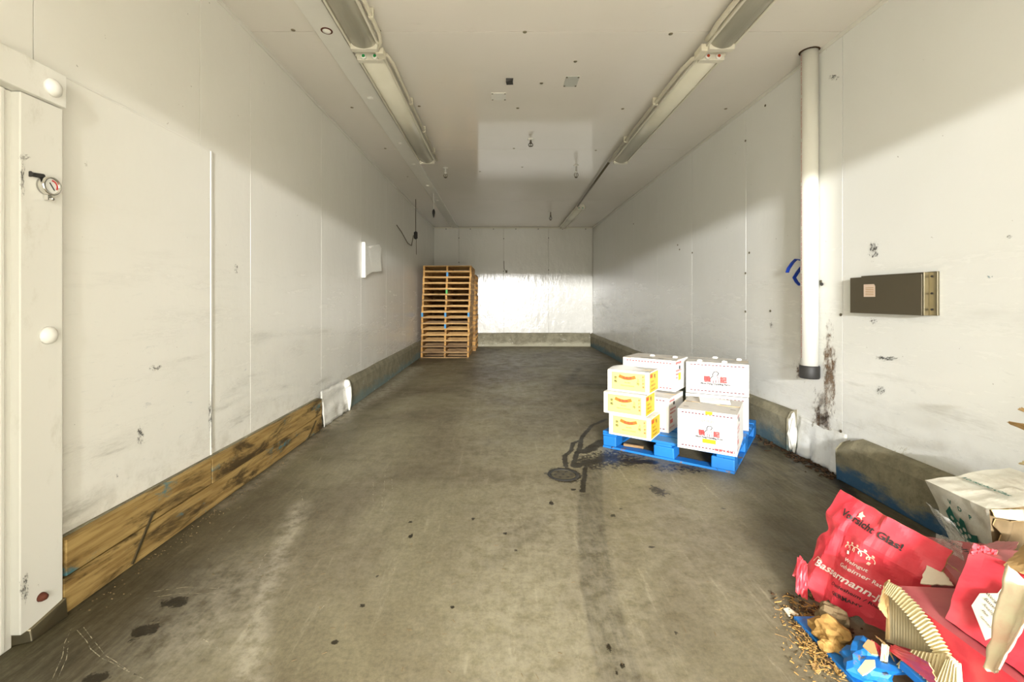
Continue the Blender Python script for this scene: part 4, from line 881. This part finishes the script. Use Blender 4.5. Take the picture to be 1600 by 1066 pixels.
def flutes(path_a, path_b, n_, name, X, amp=.006):
    """fan of torn flutes between two photo polylines on the carton side"""
    def at_(path, t_):
        t_ *= len(path) - 1; i = min(int(t_), len(path)-2); f_ = t_ - i; return (path[i][0]*(1-f_) + path[i+1][0]*f_, path[i][1]*(1-f_) + path[i+1][1]*f_)
    mb = MB(fc.location)
    def fn(u, v):
        a, b = at_(path_a, u), at_(path_b, u); q_ = WL(a[0]*(1-v) + b[0]*v, a[1]*(1-v) + b[1]*v, X); q_.x += amp*math.sin(u*n_*2*math.pi) - .010*v; return q_
    mb.grid(fn, n_*6, 4); n0 = len(mb.v); mb.grid(lambda u, v: fn(u, v) + Vector((.004,0,0)), n_*6, 4)
    return mb.build(name, M['flute'], fc)
flutes([(1387,909),(1405,918),(1432,945),(1458,978),(1480,1015),(1497,1050)], [(1383,924),(1398,934),(1420,958),(1444,990),(1464,1020),(1482,1050)], 30, 'torn_flutes', FX - .012, .0035)
flutes([(1424,1015),(1450,1020),(1478,1022),(1500,1040)], [(1404,1040),(1440,1066),(1470,1085),(1510,1095)], 14, 'torn_flutes', FX - .022, .006)
flutes([(1478,1030),(1488,1030),(1498,1046)], [(1462,1072),(1480,1085),(1505,1085)], 6, 'torn_flutes', FX - .034, .005)
flatpoly([(1381,912),(1388,906),(1389,1000),(1383,1000),(1385,960)], 'torn_edge', M['kraft'], FX - .010, .006)
sfF = lambda u, v, h: Vector((FX - .006 - h, 1.22 - u, v))
w_ = MB(fc.location); lay(w_, sfF, text2d('Jordan', .045, .35, bold=.001), .045, .215, .002); w_.build('white_lettering', M['white_ink'], fc)
# red curled strip and cream shreds hanging at its far corner
curlpiece(fc, [(1384,1010,1.46),(1396,1034,1.43),(1380,1003,1.47),(1366,993,1.50)], 'torn_shred', [M['red'], M['kraft']], seed=8)
curlpiece(fc, [(1369,1034,1.45),(1379,1036,1.44),(1376,1010,1.46),(1362,1000,1.48)], 'torn_shred', [M['red'], M['flute']], seed=9)
curlpiece(fc, [(1374,1060,1.43),(1384,1060,1.42),(1390,1010,1.43),(1378,1005,1.44)], 'torn_shred', [M['flute'], M['flute']], seed=10)
curlpiece(fc, [(1371,948,1.475),(1384,965,1.47),(1388,925,1.475),(1380,915,1.48)], 'torn_shred', [M['tan'], M['flute']], seed=11)
curlpiece(fc, [(1384,1012,1.45),(1470,1080,1.25),(1452,1036,1.26),(1400,1008,1.42)], 'torn_shred', [M['red'], M['kraft']], seed=12, amp=.003)

# red carton on top, with white label
rr = empty('red_carton', (1.55, 1.2, .3), 0, label='crumpled red carton with a white printed label, lying on the torn front one', cat='carton')
RT = [Vector((1.287,.85,.305)), Vector((1.75,.80,.305)), Vector((1.78,1.40,.305)), Vector((1.312,1.325,.305)), Vector((1.60,.90,.50)), Vector((1.80,.85,.50)), Vector((1.84,1.42,.44)), Vector((1.500,1.425,.452))]
hull(RT, 'body', [M['red'], M['red_dusty']], rr, 16, .007, 5, 2, (0,0,0,0,1,0))
cface = [RT[3], RT[0], RT[4], RT[7]]      # BL(far) .. BR(near)
rf = crumple(cface, .0, 1, 1)
lab_ = lambda u, v, h=0.0: rf(u, v, .014 + h)
e0, e1 = rf(.4,.5,0), rf(.4,.5,.01); fl_ = 1 if (e1-e0).dot(Vector((0,0,EYE)) - e0) > 0 else -1
lab_ = lambda u, v, h=0.0: rf(u, v, fl_*(.014 + h))
lm_ = MB(rr.location); poly(lm_, lab_, [(.12,.30),(.25,.06),(.33,.34),(.30,.66),(.21,.74),(.20,.58),(.13,.48)], .0); o2 = lm_.build('paper_label', M['paper'], rr)
lt = MB(rr.location)
for k, (tx_, sz) in enumerate((('Weingut', .011), ('Bassermann', .011), ('Riesling', .010), ('Pfalz', .009), ('Germany', .008))):
    lay(lt, lambda a, b, h: lab_(a/.42, b/.24, h), text2d(tx_, sz, .2), .064 + .003*k, .122 - k*.016, .002, R(-22))
rect(lt, lab_, .22, .56, .26, .66, .0015); lt.build('label_lettering', M['dark_ink'], o2)
# dust-covered top flap and kraft flap
curlpiece(rr, [(1520,856,1.44),(1572,884,1.36),(1592,848,1.50),(1560,846,1.56)], 'top_flap', [M['red_dusty'], M['kraft']], seed=14, amp=.002)
curlpiece(rr, [(1568,883,1.33),(1640,915,1.22),(1650,850,1.3),(1602,850,1.42)], 'top_flap', [M['tan'], M['tan']], seed=15, amp=.002)
curlpiece(rr, [(1519,868,1.42),(1550,885,1.38),(1560,862,1.40),(1522,850,1.43)], 'crumpled_corner', [M['red'], M['kraft']], seed=16, amp=.012, n=14)
# taped translucent sheet at the frame's edge
ts = empty('taped_wrapper', (1.3, 1.1, .45), 0, label='yellowish taped wrapping sheet hanging over the red carton', cat='wrapper')
c_ = [P(1546,1050,1.11), P(1600,1075,1.03), P(1650,960,1.06), P(1592,893,1.20)]; fn_ = crumple(c_, .006, 1.6, 21, folds=((.3,.5,.2,1,.06),))
ragged(lambda u, v, h: fn_(u, v, h), 18, 22, 'sheet', [M['taped'], M['taped']], ts, .003, .05, 3, off=ts.location)

# dusty red carton wedged behind, with kraft board and white insert
bc = empty('red_carton', (1.7, 1.6, .126), 0, label='dark dusty red carton wedged behind, under the crushed white one', cat='carton')
hull([(1.52,1.49,.128),(1.84,1.49,.128),(1.84,1.68,.128),(1.52,1.72,.128),(1.52,1.49,.31),(1.84,1.49,.30),(1.84,1.66,.335),(1.60,1.72,.34)], 'body', [M['red_dusty']], bc, 8, .004, 4, 6)
bl_ = MB(bc.location); lay(bl_, lambda a, b, h: Vector((1.66 + b*.8, 1.71 - a, .345 + h - a*.05)), text2d('Flasche!', .045, bold=.001, dense=.02), .0, .0, .004); bl_.build('dark_lettering', M['dark_ink'], bc)
curlpiece(bc, [(1448,882,1.60),(1500,922,1.50),(1513,905,1.50),(1462,866,1.62)], 'kraft_board', [M['tan'], M['tan']], seed=17, amp=.002)
curlpiece(bc, [(1438,912,1.535),(1490,915,1.50),(1478,898,1.55),(1450,878,1.60)], 'white_insert', [M['paper'], M['paper']], seed=18, amp=.001)

# crushed white VDP carton
vc = empty('white_carton', (2.0, 1.85, .126), 0, label='crushed grubby white carton with a green eagle emblem of grapes', cat='carton')
V = [(1.885,1.70,.128),(2.27,1.70,.128),(2.28,1.96,.128),(1.99,1.95,.128),(1.853,1.70,.448),(2.26,1.72,.475),(2.27,2.00,.50),(1.877,1.98,.446)]
hull(V, 'body', [M['grubby'], M['fold']], vc, 22, .008, 5, 3, (1,0,0,0,0,0))
vs_ = [Vector(V[3]), Vector(V[0]), Vector(V[4]), Vector(V[7])]; ff = crumple(vs_, 0, 1, 1)
e0, e1 = ff(.5,.5,0), ff(.5,.5,.01); fl3 = 1 if (e1-e0).dot(Vector((0,0,EYE)) - e0) > 0 else -1
vf = lambda a, b, h: ff(a/.28, b/.32, fl3*(.010 + h))
g_ = MB(vc.location); w2_ = MB(vc.location); d2_ = MB(vc.location)
poly(g_, vf, [(.075,.225),(.095,.245),(.110,.262),(.120,.222),(.138,.208),(.150,.232),(.168,.226),(.176,.186),(.198,.186),(.225,.196),(.226,.150),(.214,.120),(.222,.095),(.214,.060),(.190,.085),(.160,.125),(.120,.150),(.085,.175)][::-1], .001)
for (a, b) in ((.107,.212),(.112,.188),(.135,.200),(.140,.175),(.163,.190),(.165,.165),(.185,.175),(.142,.148),(.165,.140)):
    w2_.add([vf(a + .0085*math.cos(k*.628), b + .0085*math.sin(k*.628), .003) for k in range(10)], [tuple(range(10))])
stroke(w2_, vf, [(.190,.135),(.196,.118),(.190,.104)], .004, .003); stroke(w2_, vf, [(.206,.140),(.200,.122),(.210,.104),(.204,.086)], .004, .003)
for a, b, ch in ((.118,.272,'V'),(.160,.262,'D'),(.208,.250,'P')): lay(d2_, vf, text2d(ch, .026, bold=.0008), a-.008, b, .002)
g_.build('green_emblem', M['green_ink'], vc); w2_.build('emblem_details', M['grubby'], vc); d2_.build('dark_lettering', M['green_ink'], vc)
tt = MB(vc.location); lay(tt, lambda a, b, h: Vector((1.995 + b, 1.950 - a, .462 + h)), text2d('Vorsicht Glas', .034, .2, dense=.012, bold=.0012), .0, .0, .012); tt.build('top_lettering', M['green_ink'], vc)
# torn near side: deep hanging folds
def torn(u, v, h):
    w = .030*math.sin(u*38 + 2.5*math.sin(v*4)) * (1 - .5*v) + .012*noise.noise(Vector((u*9, v*5, 2)))
    return Vector((1.862 + .36*u + .02*(1-v)*math.sin(v*6), 1.672 - w - h, .135 + .285*v))
ragged(torn, 60, 12, 'torn_side', [M['fold'], M['kraft']], vc, .003, .04, 9, off=vc.location)
def flp(u, v, h): return Vector((1.850 + .12*u, 1.688 - .012*(1-v)- h, .455 - (.022 + .02*u)*(1-v)))
ragged(flp, 10, 5, 'hanging_flap', [M['grubby'], M['kraft']], vc, .004, .05, 3, off=vc.location)
# clear film drooping from its far corner
flm = empty('plastic_film', (1.85, 1.8, .3), 0, label='clear plastic film drooping under the crushed white carton', cat='film')
c_ = [P(1500,868,1.74), P(1545,872,1.60), P(1492,818,1.76), P(1452,785,1.90)]; fn2 = crumple(c_, .010, 2.4, 30)
ragged(lambda u, v, h: fn2(u, v, h), 18, 12, 'film', [M['film'], M['film']], flm, .001, .05, 7, off=flm.location)
c_ = [P(1462,860,1.68), P(1510,880,1.58), P(1505,850,1.60), P(1466,836,1.70)]; fn3 = crumple(c_, .012, 2.4, 31)
ragged(lambda u, v, h: fn3(u, v, h), 14, 10, 'film', [M['film'], M['film']], flm, .001, .05, 8, off=flm.location)
# carton standing just outside the frame whose torn edge pokes in
tc = empty('brown_carton', (2.3, 1.4, .126), 0, label='torn brown cardboard poking in at the right edge, by the wall', cat='carton')
hull([(2.29,1.0,.128),(2.39,1.0,.128),(2.39,1.66,.128),(2.29,1.66,.128),(2.29,1.0,.70),(2.39,1.0,.70),(2.39,1.66,.70),(2.29,1.66,.70)], 'body', [M['tan']], tc, 6, .004, 4, 8)
curlpiece(tc, [(1580,664,1.95),(1680,700,1.66),(1690,680,1.66),(1578,658,1.95)], 'torn_strip', [M['tan'], M['kraft']], seed=22)
curlpiece(tc, [(1590,640,1.93),(1680,690,1.66),(1690,660,1.66),(1606,640,1.93)], 'torn_strip', [M['tan'], M['kraft']], seed=23)
curlpiece(tc, [(1594,727,1.93),(1680,735,1.66),(1690,715,1.66),(1600,722,1.93)], 'torn_strip', [M['flute'], M['kraft']], seed=24)

# debris
def scrap(px, z, name, mat, lab, cat='scrap', th=.004, seed=0, amp=.004):
    pts_ = [G(x, y, z) for x, y in px]; c = pts_[0]; mb = MB((c.x, c.y, 0)); n_ = len(pts_)
    top = [Vector((p_.x, p_.y, z + amp*noise.noise(p_*9) + .002)) for p_ in pts_]
    mb.add(top + [p_ - Vector((0,0,th)) for p_ in top], [tuple(range(n_))[::-1], tuple(range(n_, 2*n_))] + [(k, (k+1) % n_, n_+(k+1) % n_, n_+k) for k in range(n_)])
    o = mb.build(name, mat); o.location = (c.x, c.y, 0); return tag(o, lab, cat)
scrap([(1224,952),(1232,950),(1248,960),(1246,964),(1232,962)], .008, 'paper_scrap', M['paper'], 'white paper scrap on the floor left of the debris')
scrap([(1266,1035),(1276,1036),(1283,1048),(1279,1053),(1270,1045)], .006, 'cardboard_scrap', M['tan'], 'pale beige scrap on the floor in front of the broken pallet')
scrap([(1300,1035),(1308,1040),(1314,1052),(1310,1055),(1303,1046)], .006, 'cardboard_scrap', M['debris'], 'orange-tan wood flake beside the worn blue pallet board')
scrap([(1340,1048),(1352,1032),(1367,1032),(1368,1042),(1356,1052),(1348,1056)], .12, 'cardboard_scrap', M['flute'], 'cream torn cardboard piece lying on the blue pallet')
scrap([(1348,1010),(1356,1000),(1366,1004),(1372,1024),(1362,1022)], .13, 'cardboard_scrap', M['kraft'], 'bent kraft cardboard wedge at the foot of the torn carton')
p = G(1296, 985, .05); tag(MB().add(*lump((p.x, p.y, .045), .055, (.9, 1.1, .8), 41, 3, .5)).build('wood_chunk', M['debris']), 'splintered orange-brown wood chunk at the foot of the red sheet', 'wood')
p = G(1305, 966, .06); tag(MB().add(*lump((p.x, p.y+.02, .05), .05, (1, 1, .9), 42, 3, .4)).build('wood_chunk', M['fold']), 'grey rotten chunk just under the red sheet', 'rubble')
p = G(1298, 1002, .04); tag(MB().add(*lump((p.x, p.y, .03), .035, (1, 1, .8), 43, 3, .5)).build('wood_chunk', M['debris']), 'smaller tan splintered chunk in front of the orange-brown one', 'wood')
MB_ = MB(); rnd = random.Random(5)
def splinter(mb, x, y, z, ln, w, a, tilt=0):
    Mt = Matrix.Translation((x, y, z)) @ Matrix.Rotation(a, 4, 'Z') @ Matrix.Rotation(tilt, 4, 'Y'); mb.box((-ln/2, -w/2, 0), (ln/2, w/2, w*.6), 0, Mt, jit=w*.2)
for k in range(900):
    x = rnd.gauss(1275, 26); y = rnd.gauss(1000, 26) + (x-1275)*.75
    if y < 930 or y > 1100: continue
    q_ = G(x, y); splinter(MB_, q_.x, q_.y, .001 + rnd.random()*.012, rnd.uniform(.003, .012)*(1 + 2.5*(rnd.random() < .2)), rnd.uniform(.001, .004), rnd.uniform(0, 3.14), rnd.uniform(-.3, .3))
tag(MB_.build('wood_splinters', M['debris']), 'scatter of tan wood splinters on the floor left of the red cartons', 'debris', kind='stuff')
MB_ = MB()
for k in range(260):
    x = rnd.gauss(1290, 30); y = rnd.gauss(985, 25) + (x-1290)*.7
    if y < 930: continue
    q_ = G(x, y); MB_.add(*lump((q_.x, q_.y, .006), rnd.uniform(.003, .012), (1, 1, .6), k, 1))
tag(MB_.build('crumbled_rot', M['rot']), 'dark crumbled rot between the broken pallet and the red sheet', 'debris', kind='stuff')
MB_ = MB()
for k in range(240):
    t_ = rnd.random(); x = 1185 + 125*t_ + rnd.gauss(0, 10); y = 678 + 68*t_ + rnd.gauss(0, 5)
    q_ = G(x, y)
    if q_.x > XR - .03: continue
    if rnd.random() < .5: MB_.add(*lump((q_.x, q_.y, .006), rnd.uniform(.004, .018), (1, 1, .6), k, 1))
    else: splinter(MB_, q_.x, q_.y, .002, rnd.uniform(.02, .07), rnd.uniform(.003, .012), rnd.uniform(0, 3.14), rnd.uniform(-.2, .2))
tag(MB_.build('crumbled_rot', M['rot']), 'dark wet rubble along the wall below the white pipe', 'debris', kind='stuff')
MB_ = MB()
for k in range(380):
    t_ = rnd.random(); y = 1.75 + 3.5*t_; q_ = Vector((-1.70 + abs(rnd.gauss(0, .05)), y, 0)); MB_.add(*lump((q_.x, q_.y, .002), rnd.uniform(.0012, .0045), (1, 1, .6), k, 1))
tag(MB_.build('dust_crumbs', M['fold']), 'pale crumbs of dirt on the floor along the wooden planks', 'debris', kind='stuff')
MB_ = MB()
for k in range(130):
    q_ = G(rnd.uniform(330, 1240), 620 + 440*rnd.random()**.8)
    splinter(MB_, q_.x, q_.y, .001, rnd.uniform(.005, .022), rnd.uniform(.0007, .0018), rnd.uniform(0, 3.14))
tag(MB_.build('straw_bits', M['fold']), 'tiny straw and wood bits scattered over the concrete floor', 'debris', kind='stuff')
# pale scratches on the floor
MB_ = MB(); ff_ = lambda u, v, h: Vector((u, v, h))
for px in ([(120,985),(135,1002),(142,1015),(160,1030),(175,1036),(200,1050),(235,1066)], [(130,980),(145,1000),(165,1025),(180,1034),(205,1052),(232,1066)], [(112,982),(101,1005),(98,1025),(80,1066)], [(107,1003),(104,1030),(88,1066)],
           [(240,925),(290,918),(340,920)], [(228,936),(280,928),(338,928),(342,918)], [(325,875),(332,858),(350,838),(385,805)], [(404,890),(412,870),(440,840)], [(583,790),(583,745)], [(600,768),(602,735)], [(597,800),(597,775)], [(613,765),(612,748)], [(640,777),(668,778)], [(728,772),(750,778)], [(400,900),(425,898)], [(832,795),(838,790)], [(515,690),(498,722)], [(470,765),(474,790)], [(318,1000),(345,1016)], [(852,910),(851,922)], [(500,955),(520,930)]):
    stroke(MB_, ff_, [G(*q_).xy for q_ in px], .0022, .0012)
tag(MB_.build('scratches', M['scratch'], floor), kind='stuff')

for o in bpy.data.objects:
    if o.name.split('.')[0] in ('red_printing', 'dark_printing', 'printing', 'lettering', 'fine_print', 'lime_stamp', 'top_slot', 'label_lettering', 'crown_emblem', 'grate_holes', 'emblem_details'): o['kind'] = 'stuff'
